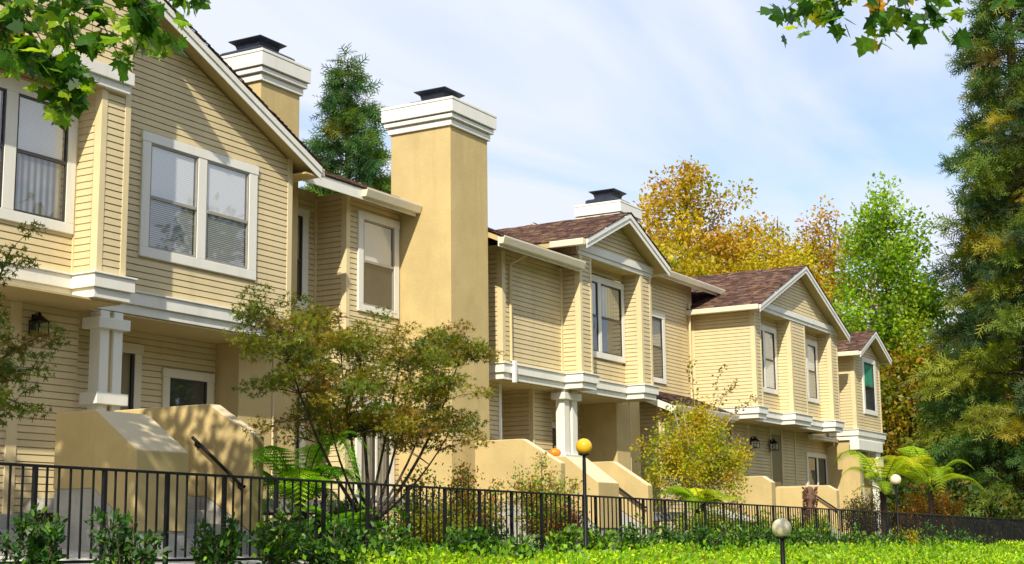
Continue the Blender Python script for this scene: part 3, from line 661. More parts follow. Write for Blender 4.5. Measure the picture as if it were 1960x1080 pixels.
# lower storey of it
WC = (35.25, 36.8, 1.1, 1.99)
siding(Cc, 'X', 12.3, 30.55, 31.42, 0.3, 2.44, joined=True)
siding(Cc, 'X', 12.3, 31.5, 32.80, 0.3, 2.44, joined=True)
siding(Cc, 'X', 12.3, 33.62, 34.45, 0.3, 2.44, joined=True)
siding(Cc, 'X', 12.3, 34.55, 36.85, 0.3, 2.44, [WC], joined=True)
for x in (30.47, 31.42, 32.80, 33.54, 34.46): corner(Cc, x, x+.08, 12.265, 12.31, .3, 2.44)
for x0, x1 in ((29.97, 30.47), (32.89, 33.53)): box('door', x0, x1, 12.285, 12.305, .3, 2.30, 'door', Cc)
window(Cc, *WC, 12.3, [(35.37, 35.98), (36.09, 36.68)], None, 0.12, 0.11, 0.1, 0.01, None)
box('gutter', 34.8, 36.75, 11.92, 12.05, 2.28, 2.36, 'cream', Cc, 0.01)
slab('roof', [(34.75, 11.9, 2.37), (36.8, 11.9, 2.37), (36.8, 12.35, 2.46), (34.75, 12.35, 2.46)], 0.03, 'cream', Cc)
downspout(Cc, [(36.5, 11.97, 2.28), (36.5, 11.97, 2.2), (36.78, 12.24, 2.12), (36.78, 12.24, 0)], 0.05)

# ------------------------------------------------------------------ last house
Dd = thing('townhouse', 'farthest narrow townhouse with a green-shaded window and small gable', 'house', (38, 12, 0), 'row of attached beige townhouses')
boxes('wall', [(36.75, 38.92, 11.453, 12.3, 2.35, 4.5), (35.5, 40.0, 12.2, 19, 2.30, 4.9), (36.9, 40.0, 12.2, 19, -.3, 2.32), (36.95, 38.9, 11.78, 12.21, -.3, 2.33)], 'siding', Dd, 0)
prismY('wall', [(36.75, 4.49), (38.92, 4.49), (37.84, 5.04)], 11.453, 12.3, 'siding', Dd, 0)
siding(Dd, 'Y', 36.746, 11.53, 12.1, 2.62, 4.50, joined=True)
corner(Dd, 36.728, 36.82, 11.424, 11.53, 2.6, 4.5)
WD = (37.38, 38.52, 3.03, 4.50)
siding(Dd, 'X', 11.45, 36.82, 38.85, 2.62, 5.0, [WD], lambda z: (37.84-(5.03-z)/.47, 37.84+(5.03-z)/.47), joined=True)
corner(Dd, 38.85, 38.94, 11.424, 11.53, 2.6, 4.5)
window(Dd, *WD, 11.45, [(37.52, 38.36)], 3.75, 0.14, 0.13, 0.12, 0.0, 'greenfilm', label='white window with a green shade')
gable(Dd, 37.84, 5.19, 0.47, 36.44, 39.15, 11.15, 13.6, 61, gutL=(11.17, 11.9), gutR=(11.17, 11.7))
belt(Dd, 'belt_fascia', [(36.746, 12.15), (36.746, 11.45), (38.93, 11.45), (38.93, 12.0)], 2.33, 2.60, 0.40)
box('lower_beam', 36.62, 38.65, 11.36, 11.60, 2.08, 2.33, 'trim', Dd, 0.006)
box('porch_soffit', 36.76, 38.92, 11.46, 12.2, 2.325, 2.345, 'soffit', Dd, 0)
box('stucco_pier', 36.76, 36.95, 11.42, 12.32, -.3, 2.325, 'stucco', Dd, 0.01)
window(Dd, 37.15, 38.1, .8, 2.05, 11.78, [(37.29, 37.96)], None, 0.13, 0.11, 0.1, 0.0, None)
column(Dd, 38.28, 38.62, 11.42, -.2, 2.08, [(1.72, 1.95)])
siding(Dd, 'X', 12.2, 38.95, 39.9, 0, 4.7, [(39.15, 39.75, 3.0, 4.4)], joined=True)
window(Dd, 39.1, 39.75, 3.0, 4.45, 12.2, [(39.2, 39.62)], 3.7, .1, .1, .1, 0, None)
corner(Dd, 39.9, 40.02, 12.16, 12.3, -.2, 4.8, 'trim')
eave(Dd, 38.7, 40.25, 11.9, 4.72, 15.5, 0.43, 67)

def seen(pr):
    """how large a board shows from the street corner"""
    P = np.array(pr); c = P.mean(0); w = c@np.array(fwd)
    if w < 1 or abs(c@np.array(rgt))/w > .37 or abs(c@np.array(upv))/w > .21: return 0.0
    return float(np.linalg.norm(P[1]-P[0]))/w
for root, L in BOARDS.items():
    L.sort(key=lambda q: -seen(q[0]) if not q[3] else 1.0)
    V, F = [], []
    for i, (pr, fs, m, joined) in enumerate(L):
        if i < 300 and not joined: mk('siding_board', pr, fs, m, root)
        else:
            n = len(V); V.extend(pr); F.extend([tuple(k+n for k in f) for f in fs])
    if V: mk('siding_boards', V, F, 'siding', root, kind='stuff')

# ------------------------------------------------------------------ entry stairs
def stair(label, walls, flights, rails, x, y):
    r = thing('entry_stair', label, 'stairs', (x, y, -.15), 'entry stairs with stucco side walls')
    for (x0, x1, yf, ys, yb, zf, zt, zbf, zbt) in walls:
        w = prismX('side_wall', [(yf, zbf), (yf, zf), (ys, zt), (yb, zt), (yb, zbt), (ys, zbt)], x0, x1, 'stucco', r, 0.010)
        prismX('base', [(yf+.02, -.35), (yf+.02, zbf+.001), (ys+.005, zbt+.001), (yb-.005, zbt+.001), (yb-.005, -.35)], x0+.012, x1-.012, 'concrete', w, 0.006)
    for (x0, x1, ys, z0, n, rise, run, yb) in flights:
        for i in range(n): box('step', x0+.003, x1-.003, ys+i*run, ys+(i+1)*run+.02 if i < n-1 else yb, z0+i*rise-(.3 if i == 0 else 0.0), z0+(i+1)*rise, 'concrete', r, 0.008)
    for (xx, ya, za, yb, zb) in rails:
        d = np.array([0, yb-ya, zb-za]); d /= np.linalg.norm(d)
        h = tubes('handrail', [[(xx-.06, ya, za, .018), (xx-.06, yb, zb, .018), (xx-.06, yb-.04, zb-.012, .018)]], 'metalrail', r, 8)
        for t in (0.06, 0.93):
            py, pz = ya+(yb-ya)*t, za+(zb-za)*t
            tubes('bracket', [[(xx-.06, py, pz, .010), (xx-.05, py, pz-.05, .010), (xx-.002, py, pz-.075, .012)]], 'metalrail', h, 6)
    return r
stair('stucco-walled front stair with a thick left wall below the nearest porch', [(10.104, 10.80, 9.9, 10.44, 10.97, .835, 1.23, .09, .50), (11.727, 11.908, 9.9, 10.495, 11.85, 1.044, 1.405, .078, .455)],
      [(10.80, 11.727, 9.95, -.11, 4, .14, .21, 10.62), ], [(11.727, 10.656, 1.061, 9.983, .547)], 11, 10)
stair('low pair of concrete steps left of the nearest stair wall', [], [(4.0, 10.10, 11.08, -.03, 2, .155, .32, 12.18)], [], 8, 11.1)
stair('double front stair with three stucco walls below the middle house', [(18.26, 18.40, 9.9, 10.506, 11.3, 1.017, 1.376, .12, .50), (19.393, 20.075, 9.9, 10.434, 11.0, .781, 1.177, .12, .50), (21.075, 21.246, 9.9, 10.503, 11.6, .777, 1.167, .12, .48)],
      [(20.075, 21.075, 9.95, -.16, 4, .14, .21, 10.70), (18.40, 19.393, 9.95, -.16, 4, .14, .21, 12.0)], [(21.075, 10.45, .80, 9.95, .45)], 20, 10)
stair('stucco-walled stairs below the two recessed windows', [(26.436, 26.66, 9.9, 10.075, 10.95, .965, 1.085, .1, .2), (28.15, 28.35, 9.75, 9.92, 11.4, .82, .915, .1, .2), (30.20, 30.40, 9.9, 10.09, 11.2, .895, 1.005, .1, .2)],
      [(26.66, 28.15, 9.95, -.2, 3, .14, .25, 12.2), (28.35, 30.20, 9.95, -.2, 3, .14, .25, 12.2)], [(30.20, 10.33, .80, 9.88, .50)], 28, 10)

# lanterns and pumpkin
lantern(10.86, 12.184, 2.25, 'black lantern on the shaded siding beside the nearest porch', .80)
lantern(20.75, 12.73, 2.10, 'black lantern in the dark entry right of tall chimney', .85)
lantern(31.62, 12.28, 2.03, 'left of the two far black lanterns', .85)
lantern(32.75, 12.255, 2.03, 'right of the two far black lanterns, on a corner board', .85)
pk = thing('pumpkin', 'small orange pumpkin on the stucco stair wall below the middle house', 'pumpkin', (19.60, 10.72, 1.178))
Vp, Fp = [], []
nu, nv = 40, 14
for i in range(nv+1):
    ph = math.pi*i/nv
    for j in range(nu):
        t = 2*math.pi*j/nu; rr_ = 0.088*math.sin(ph)*(1+0.07*math.cos(10*t)*math.sin(ph)) + 0.0; Vp.append((19.60+rr_*math.cos(t), 10.72+rr_*math.sin(t), 1.178+0.066-0.070*math.cos(ph)*(1-0.22*(abs(math.cos(ph)) > .93))))
for i in range(nv):
    for j in range(nu): a = i*nu+j; b = i*nu+(j+1) % nu; Fp.append((a, b, b+nu, a+nu))
fast('body', np.array(Vp), np.array(Fp), 'pumpkin', pk, smooth=True)
tubes('stem', [[(19.60, 10.72, 1.30, .012), (19.60, 10.72, 1.33, .009), (19.612, 10.715, 1.345, .008)]], 'stem', pk)

# ------------------------------------------------------------------ fence
ft = lambda x: 0.580-0.0070*(x-7.8)
FB = 0.71
def fence():
    r = thing('metal_fence', 'long low black metal fence in front of the houses', 'fence', (7.8, 8.7, -.25))
    pm = None; bmsh = None
    X0, DX = 7.836-0.7, 0.7015
    npost = 36
    for i in range(npost):
        x = X0+DX*i; zt = ft(x)
        if pm is None:
            o = box('post', x-.016, x+.016, 8.684, 8.716, zt-FB-.25, zt-.008, 'black', r, 0.002); pm = (o.data, x, zt)
        else:
            o = bpy.data.objects.new('post', pm[0]); o.location = (x-pm[1], 0, zt-pm[2]); link(o, r)
        if i == npost-1: break
        for j in range(1, 6):
            xb = x+DX*j/6; zb = ft(xb)
            if bmsh is None:
                o = box('baluster', xb-.0068, xb+.0068, 8.6932, 8.7068, zb-FB+.01, zb-.012, 'black', r, 0); bmsh = (o.data, xb, zb)
            else:
                o = bpy.data.objects.new('baluster', bmsh[0]); o.location = (xb-bmsh[1], 0, zb-bmsh[2]); link(o, r)
    x0, x1 = X0-.9, X0+DX*(npost-1)
    for nm, h, w in (('top_rail', 0.0, .017), ('bottom_rail', -FB, .011)):
        V = []
        for x in (x0, x1):
            z = ft(x)+h; V += [(x, 8.7-w, z-.022), (x, 8.7+w, z-.022), (x, 8.7+w, z), (x, 8.7-w, z)]
        mk(nm, V, [(0, 1, 2, 3), (7, 6, 5, 4), (0, 4, 5, 1), (1, 5, 6, 2), (2, 6, 7, 3), (3, 7, 4, 0)], 'black', r, bevel=0.003)
fence()
def fence2():
    """the same fence carrying on past the last house"""
    r = thing('metal_fence', 'dark far end of the metal fence against the big trees', 'fence', (32, 8.7, -.4))
    x = 31.68; P = []
    V, F = [], []
    def add(b):
        k = len(V); V.extend(bxv(*b)); F.extend([tuple(i+k for i in f) for f in BF])
    yy = lambda x: 8.7+0.0*x
    while x < 50:
        for j in range(6):
            xx = x+.118*j; y = yy(xx); z = ft(xx); w = .017 if j == 0 else .008
            add((xx-w, xx+w, y-w, y+w, z-.80, z-.012))
        x += .708
    mk('balusters', V, F, 'black', r, kind='stuff')
    for nm, h in (('top_rail', 0.0), ('bottom_rail', -FB)):
        tubes(nm, [[(xx, yy(xx), ft(xx)+h-.012, .017) for xx in np.linspace(31.69, 50.4, 14)]], 'black', r, 6)
fence2()

# ------------------------------------------------------------------ globe lamps
def lamp(x, y, z, r_, m, zg, label, pw=0.022):
    t = thing('globe_lamp', label, 'lamp', (x, y, zg), 'globe lamps on black posts')
    n = 14
    lathe('globe', [(r_*math.sin(math.pi*i/n), z-r_*math.cos(math.pi*i/n)) for i in range(n+1)], x, y, m, t, 32)
    lathe('collar', [(0, z-r_*.80), (r_*.62, z-r_*.86), (r_*.62, z-r_*1.02), (r_*.42, z-r_*1.10), (0, z-r_*1.10)], x, y, 'black', t, 20)
    lathe('post', [(pw*.85, z-r_*1.08), (pw, z-r_*2.0), (pw*1.12, zg+.12), (pw*1.9, zg+.10), (pw*1.9, zg-.1)], x, y, 'black', t, 16)
lamp(15.90, 8.30, 1.068, 0.098, 'globe_y', -.38, 'amber globe lamp on a black post in front of the fence')
lamp(13.58, 5.0, 0.062, 0.092, 'globe_w', -.55, 'low cream globe lamp rising from the ground cover')
lamp(29.4, 8.42, 1.045, 0.108, 'globe_w', -.5, 'far cream globe lamp among the tree ferns')

# ------------------------------------------------------------------ basement hatches behind the fence
def hatch(x0, x1, y0, y1, z, label):
    r = thing('sloped_hatch', label, 'hatch', (x0, y0, -.2))
    slab('panel', [(x0, y0, z-.09), (x1, y0, z-.12), (x1, y1, z+.07), (x0, y1, z+.10)], 0.03, 'zinc', r, 0.004)
    n = 4
    for i in range(1, n): xx = x0+(x1-x0)*i/n; mk('rib', [(xx-.01, y0, z-.088-.03*i/n), (xx+.01, y0, z-.088-.03*i/n), (xx+.01, y1, z+.105-.03*i/n), (xx-.01, y1, z+.105-.03*i/n)], [(0, 1, 2, 3)], 'black', r)
    for i in range(4): box('louvre', x0+.05, x1-.05, y0+.05, y0+.09, z-.22-.07*i, z-.18-.07*i, 'black', r, 0.002)
    boxes('leg', [(x0+.02, x0+.05, y0+.03, y0+.06, -.3, z-.11)], 'black', r); boxes('leg', [(x1-.05, x1-.02, y0+.03, y0+.06, -.3, z-.13)], 'black', r)
hatch(14.25, 15.35, 9.75, 10.5, 0.43, 'pale sloped hatch with dark louvres behind the fence by the maple')
hatch(22.6, 24.2, 9.3, 9.9, 0.36, 'grey sloped hatch behind the fence below the yellow-green tree')

# ------------------------------------------------------------------ plants: leaf shapes and scattering
RH = (np.array([(0, 0, 0), (.30, .45, .05), (0, 1, 0), (-.30, .45, .05)]), [(0, 1, 2, 3)])
OV = (np.array([(0, 0, 0), (.16, .22, .03), (.22, .5, .05), (.14, .8, .03), (0, 1, -.04), (-.14, .8, .03), (-.22, .5, .05), (-.16, .22, .03)]), [(0, 1, 2, 3, 4, 5, 6, 7)])
def star(n=5, inner=0.26, spread=250):
    pts = [(0, -.05, 0)]
    for i in range(n):
        a = math.radians(-spread/2+spread*i/(n-1)); L = 1.0-0.28*abs(i-(n-1)/2)/((n-1)/2)
        if i > 0:
            am = a-math.radians(spread/(n-1)/2); pts.append((inner*math.sin(am), inner*math.cos(am), 0.02))
        pts.append((L*math.sin(a), L*math.cos(a), -.06))
    return np.array(pts), [tuple(range(len(pts)))]
ST = star()
def unit(v): return v/np.maximum(np.linalg.norm(v, axis=-1, keepdims=True), 1e-9)
def scatter(name, C, D, U, S, cols, tmpl, m, parent, rng, kind='stuff'):
    """C centres, D leaf axis, U rough normal, S sizes, cols (n,3)"""
    tv, tf = tmpl; n = len(C); k = len(tv)
    D = unit(D); X = unit(np.cross(D, U)); Z = np.cross(X, D)
    V = C[:, None, :]+S[:, None, None]*(tv[None, :, 0:1]*X[:, None, :]+tv[None, :, 1:2]*D[:, None, :]+tv[None, :, 2:3]*Z[:, None, :])
    f = np.array(tf); F = (np.arange(n)[:, None, None]*k+f[None]).reshape(-1, f.shape[1])
    return fast(name, V.reshape(-1, 3), F, m, parent, np.repeat(cols, k, 0), kind=kind)
def pick(cols, w, n, rng, jit=0.22):
    cols = np.array(cols, float); w = np.array(w, float); w /= w.sum()
    c = cols[rng.choice(len(cols), n, p=w)]
    return np.clip(c*(1+jit*(rng.random((n, 1))*2-1))*(1+0.08*(rng.random((n, 3))*2-1)), 0.002, 0.9)
def bez(a, b, bend, n=5, r0=.02, r1=.008):
    a = np.array(a, float); b = np.array(b, float); c = (a+b)/2+np.array(bend, float); out = []
    for i in range(n):
        t = i/(n-1); p = (1-t)**2*a+2*t*(1-t)*c+t*t*b; out.append((*p, r0+(r1-r0)*t))
    return out
def tree(name, label, cat, base, limbs, clusters, crad, nleaf, size, cols, w, tmpl, leafm, barkm, rng, group=None, flat=1.0, droop=0.2, upn=0.6, twig=0.012, sides=7, cl_jit=0.0):
    """limbs: list of (x,y,z,r) polylines, the first is the trunk; clusters: (n,3) foliage centres"""
    r = thing(name, label, cat, base, group)
    tubes('trunk', limbs, barkm, r, sides)
    pts = np.array([p for L in limbs for p in L]); tw = []
    for c in clusters:
        d = np.linalg.norm((pts[:, :3]-c)*np.array([1, 1, 1.0]), axis=1)+np.maximum(pts[:, 2]-c[2], 0)*1.5
        q = pts[np.argmin(d)]; tw.append(bez(q[:3], c, (0, 0, 0.08*np.linalg.norm(q[:3]-c)), 4, min(q[3]*.6, twig*1.6), twig*.35))
    tubes('branches', tw, barkm, r, 4)['kind'] = 'stuff'
    n = len(clusters)*nleaf; idx = np.repeat(np.arange(len(clusters)), nleaf)
    g = rng.normal(size=(n, 3)); g = unit(g)*(rng.random((n, 1))**0.45)
    cr = np.asarray(crad)*np.ones(len(clusters))
    C = clusters[idx]+g*cr[idx, None]*np.array([1, 1, flat])
    D = unit(g+rng.normal(size=(n, 3))*0.7+np.array([0, 0, -droop])); U = unit(rng.normal(size=(n, 3))*0.75+np.array([0, 0, upn]))
    cc = pick(cols, w, len(clusters), rng, 0.18); base_c = pick(cols, w, n, rng, 0.25)
    c = cc[idx]*(0.62)+base_c*0.38
    scatter('crown', C, D, U, size*(0.65+0.7*rng.random(n)), c, tmpl, leafm, r, rng)
    return r
def envelope_clusters(base, H, z0, prof, n, rng, shell=0.55, yx=1.0):
    """random centres inside a crown of revolution; prof(t) radius at height fraction t"""
    out = []
    tot = 0
    while len(out) < n and tot < n*60:
        tot += 1
        t = rng.random(); R = prof(t); a = rng.random()*2*math.pi; q = rng.random()**shell
        if rng.random() > (R/max(prof(x) for x in (0.2, 0.4, 0.6)))**1.2: continue
        R *= 1+0.22*math.sin(3*a+7*t)+0.12*math.sin(7*a-11*t)
        out.append((base[0]+R*q*math.cos(a), base[1]+R*q*math.sin(a)*yx, z0+t*(H-z0)))
    return np.array(out)
def auto_limbs(base, H, z0, prof, rng, nl=12, r0=0.18, lean=(0, 0)):
    tr = [(base[0]+lean[0]*t+0.12*math.sin(5*t), base[1]+lean[1]*t, base[2]+(H-base[2])*t, r0*(1-t)**0.8+.012) for t in np.linspace(0, .97, 12)]
    L = [tr]
    for i in range(nl):
        t = 0.22+0.7*(i+.5)/nl; p = np.array(tr[int(t*11)]); a = i*2.4+rng.random(); z = base[2]+(H-base[2])*t
        tt = min(.98, max(.05, (z-z0)/(H-z0)+0.16)); R = prof(tt)*0.8
        e = (p[0]+R*math.cos(a), p[1]+R*math.sin(a), z0+tt*(H-z0))
        L.append(bez(p[:3], e, (0, 0, -.1*R), 6, p[3]*.55, .014))
    return L

# Japanese maple in front of the second bay
rng = np.random.default_rng(5)
mb = np.array([13.05, 9.4, -.3])
lim = [[(13.05, 9.4, -.3, .06), (13.06, 9.4, -.02, .052), (13.05, 9.4, .16, .055)]]
ends = [((11.25, 9.15, 1.95), (-.15, 0, -.35)), ((11.65, 9.6, 2.35), (-.2, 0, -.3)), ((12.35, 9.3, 2.3), (-.2, 0, -.1)), ((12.95, 9.5, 2.35), (0, 0, .0)), ((13.55, 9.3, 2.2), (.05, 0, .0)), ((14.15, 9.55, 2.25), (.12, 0, -.25)), ((14.85, 9.3, 2.35), (.2, 0, -.4)), ((14.9, 9.5, 1.35), (.1, 0, -.25)), ((12.0, 9.2, 1.45), (-.2, 0, -.15)), ((13.3, 9.85, 1.9), (0, .2, -.1)), ((13.7, 9.0, 1.8), (.1, -.2, -.15))]
for i, (e, b) in enumerate(ends):
    s = (13.05+.02*math.cos(i*2.1), 9.4+.03*math.sin(i*2.1), .14)
    lim.append(bez(s, e, b, 10, .019 if i % 3 else .025, .005))
cl = []
for (e, b) in ends:
    e = np.array(e)
    for k in range(15):
        f = 0.45+0.6*rng.random(); p = mb*(1-f)*np.array([1, 1, 0])+np.array([13.05, 9.4, .14])*0+np.array([13.05*(1-f)+e[0]*f, 9.4*(1-f)+e[1]*f, .14*(1-f)+e[2]*f])-mb*(1-f)*np.array([1, 1, 0])
        p = p+rng.normal(size=3)*np.array([.28, .30, .16]); p[2] = max(p[2], 1.05+0.3*rng.random()); cl.append(p)
for k in range(34):
    x = 11.15+3.85*rng.random(); top = 2.42-0.25*abs(math.sin((x-11)*2.6))-0.12*rng.random(); cl.append((x, 9.0+.9*rng.random(), top-.16*rng.random()))
for k in range(26): cl.append((11.05+1.5*rng.random(), 9.0+.8*rng.random(), 1.45+.75*rng.random()))
for k in range(26): cl.append((14.1+.85*rng.random(), 9.2+.6*rng.random(), 1.2+1.0*rng.random()))
cl = np.array(cl); cl = cl[(cl[:, 2] < 2.5)]
cmap = [(.17, .20, .014), (.10, .15, .012), (.25, .20, .016), (.22, .11, .018), (.30, .23, .02), (.06, .10, .012)]
tree('japanese_maple', 'vase-shaped bronze-green maple behind the fence in front of tall chimney', 'tree', (13.05, 9.4, -.3), lim, cl, 0.20, 86, 0.041, cmap, [4, 3.5, 2.8, 2.2, 1.2, 2.5], ST, 'leaf', 'maplebark', rng, flat=0.5, upn=1.0, twig=0.008)
# leafy maple at the left edge
rng = np.random.default_rng(8)
base = (7.6, 9.55, -.3)
lim = [[(7.6, 9.55, -.3, .05), (7.65, 9.55, .5, .04), (7.8, 9.6, 1.2, .03)]]+[bez((7.8, 9.6, 1.1), e, (0, 0, .1), 8, .02, .005) for e in ((8.55, 9.9, 2.45), (8.9, 9.9, 1.75), (8.75, 9.8, 1.45), (8.5, 9.7, 1.15), (8.3, 9.9, 2.1), (7.2, 9.4, 2.2), (7.0, 9.7, 1.6))]
cl = np.array([np.array(p[:3])+rng.normal(size=3)*np.array([.10, .12, .10]) for L in lim[1:] for p in L[3:] for _ in range(2)])
tree('japanese_maple', 'feathery green maple at the left edge beside the lantern', 'tree', base, lim, cl, 0.13, 40, 0.042, [(.10, .14, .012), (.06, .10, .010), (.15, .15, .02), (.16, .08, .02)], [4, 4, 2, .6], ST, 'leaf', 'maplebark', rng, flat=0.5, upn=1.0, twig=.007)
bgt = np.random.default_rng(19); cl = np.array([(3.2+1.9*bgt.normal()*.6, 12.2+1.5*bgt.normal()*.6, .8+3.6*bgt.random()) for _ in range(110)]); cl = cl[cl[:, 0] < 5.2]
tree('garden_tree', 'leafy garden tree beside the nearest house, left of the picture', 'tree', (3.0, 12.3, -.3), [[(3.0, 12.3, -.3, .12), (3.1, 12.3, 1.5, .09), (3.2, 12.3, 3.2, .05)]], cl, .55, 60, .12, [(.06, .12, .012), (.10, .15, .014)], [1, 1], RH, 'leaf', 'wood', bgt)  # unseen tree, added to block sky light reaching the porch from the left
# yellow-green young tree before the third house
rng = np.random.default_rng(9)
base = (23.9, 10.3, -.3)
lim = [[(23.9+.06*i, 10.3, -.3, .03), (23.85+.1*i, 10.3+.03*i, .6, .024), (23.8+.22*i, 10.25, 1.3, .018), (23.8+.38*i, 10.3, 2.1, .008)] for i in (-2, -1, 0, 1, 2)]
lim += [bez((24.6, 10.3, 1.9), (25.0, 10.2, 3.0), (-.1, 0, .2), 8, .008, .003), bez((25.2, 10.3, 1.9), (26.6, 10.2, 2.55), (0, 0, .2), 8, .008, .003), bez((24.0, 10.3, 1.9), (23.6, 10.2, 2.95), (-.1, 0, .2), 8, .008, .003), bez((24.6, 10.3, 1.9), (25.6, 10.2, 2.75), (0, 0, .25), 8, .008, .003)]
cl = [(22.45+3.2*rng.random(), 9.8+1.0*rng.random(), 0.55+1.65*rng.random()**.8) for _ in range(300)]
cl = [c for c in cl if abs(c[0]-24.0) < 1.38*math.sqrt(max(0, 1-((c[2]-1.25)/.98)**2))]
cl = np.array([c for c in cl if math.sin(c[0]*4.1+c[2]*2)+math.sin(c[2]*5.3+1.3*c[1])+.6*math.sin(c[0]*9) > -.75])
tree('young_tree', 'small yellow-green tree with pale stems below the brown porch roof', 'tree', base, lim, cl, 0.20, 80, 0.058, [(.42, .36, .010), (.28, .36, .010), (.54, .40, .012), (.17, .27, .012), (.52, .26, .02)], [4, 4, 3, 2.5, 1.2], RH, 'leaf', 'palebark', rng, upn=.5, twig=.006)
spr = np.array([np.array(p[:3])+rng.normal(size=3)*.04 for L in lim[5:] for p in L[1:] for _ in range(9)])
yt = [o for o in bpy.data.objects if o.name.startswith('young_tree')][0]
scatter('sprig_leaves', spr, rng.normal(size=spr.shape)+[0, 0, .3], rng.normal(size=spr.shape)+[0, 0, .4], .05+.03*rng.random(len(spr)), pick([(.26, .22, .02), (.16, .18, .015), (.30, .15, .03)], [2, 2, 1], len(spr), rng), RH, 'leaf', yt, rng)

# background trees
def bgtree(label, base, H, z0, prof, ncl, nleaf, size, cols, w, seed, crad, name='leafy_tree', r0=.2, nl=13, group='trees behind the houses', **k):
    rng = np.random.default_rng(seed)
    lim = auto_limbs(base, H, z0, prof, rng, nl, r0)
    cl = envelope_clusters(base, H, z0, prof, ncl, rng, k.pop('shell', .6))
    tree(name, label, 'tree', base, lim, cl, crad, nleaf, size, cols, w, RH, 'leaf', 'wood', rng, group, twig=.03, **k)
AUT = [(.58, .43, .012), (.42, .35, .014), (.24, .30, .016), (.46, .24, .018), (.28, .17, .02)]
bgtree('tall sparse rusty-gold tree behind the third roof', (60.2, 26, 0), 17.0, 8.2, lambda t: 3.1*math.sin(math.pi*min(1, (t*.92+.12)))**.75+.2, 120, 120, .19, AUT, [3, 2, .8, 3, 2.5], 21, .72, shell=.45)
bgtree('round golden tree just right of the tall rusty tree', (68.3, 26.4, 0), 15.6, 7.5, lambda t: 3.3*math.sin(math.pi*min(1, (t*.9+.14)))**.7+.2, 150, 130, .20, AUT, [5, 2, 1.6, 1.2, .6], 22, .8)
bgtree('low golden-green tree behind the brown roof ridge', (75.5, 27.3, 0), 17.3, 7.5, lambda t: 3.2*math.sin(math.pi*min(1, (t*.9+.14)))**.7+.2, 120, 150, .21, AUT, [3, 3, 3, 1, .6], 23, .8)
bgtree('rusty brown tree right of the wide gable', (78.5, 25.4, 0), 17.6, 4.0, lambda t: 3.8*math.sin(math.pi*min(1, (t*.9+.1)))**.75+.2, 170, 120, .21, AUT, [1.5, 2, 1, 3, 3.5], 24, .85)
bgtree('golden shrubby tree low behind the middle roof', (53.0, 24.5, 0), 11.6, 6.5, lambda t: 2.6*math.sin(math.pi*min(1, (t*.9+.14)))**.7+.2, 70, 150, .19, AUT, [4, 2, 2, 2, 1], 28, .7)
GRN = [(.17, .31, .012), (.25, .41, .016), (.10, .20, .014), (.36, .46, .022), (.34, .25, .02)]
bgtree('tall bright green tree left of the redwoods', (56.5, 16.05, 0), 13.4, 1.0, lambda t: 3.3*math.sin(math.pi*min(1, (t*.84+.16)))**.8*(1-.25*t)+.15, 260, 150, .18, GRN, [4, 4, 3, 2, .5], 25, .75)
bgtree('orange-tinged tree half hidden behind the last house', (53.5, 14.5, 0), 6.6, 0.4, lambda t: 2.2*math.sin(math.pi*min(1, (t*.8+.18)))**.7+.1, 130, 85, .19, [(.30, .20, .012), (.20, .22, .014), (.38, .18, .012), (.10, .13, .014)], [3, 3, 2, 2], 26, .6, nl=9, r0=.12)
bgtree('olive-green bushy tree between last house and redwoods', (50.5, 12.3, 0), 4.6, -.2, lambda t: 1.9*math.sin(math.pi*min(1, (t*.75+.22)))**.7+.1, 130, 85, .16, [(.16, .20, .012), (.10, .16, .012), (.26, .24, .014), (.06, .09, .012)], [3, 3, 2, 2], 27, .55, nl=9, r0=.1)

for i, (x, y, H, R) in enumerate([(4, -14, 17.0, 6.0), (16, -14, 16.0, 5.8), (29, -15, 11.5, 4.2), (40.5, -12.5, 13.2, 4.6), (54, -14, 11, 4.4), (-9, -13, 16.0, 6.0)]):  # broad left-hand trees are unseen, made tall to block sky light
    bgtree(['tall broad street tree across the road, second from the left', 'tall street tree across the road, third from the left', 'lower street tree across the road, fourth from the left', 'tallest street tree across the road, mirrored in the double window', 'street tree across the road, at the right end', 'tall street tree across the road, at the left end'][i], (x, y, -1.65), H-1, .6, lambda t, R=R: R*math.sin(math.pi*min(1, (t*.84+.14)))**.7+.2, 110, 80 if i == 3 else 40, .30 if i == 3 else .5, [(.07, .12, .012), (.12, .16, .014), (.22, .20, .014), (.04, .08, .012)], [3, 3, 2, 2], 200+i, 1.0, 'street_tree', group='street trees across the road')

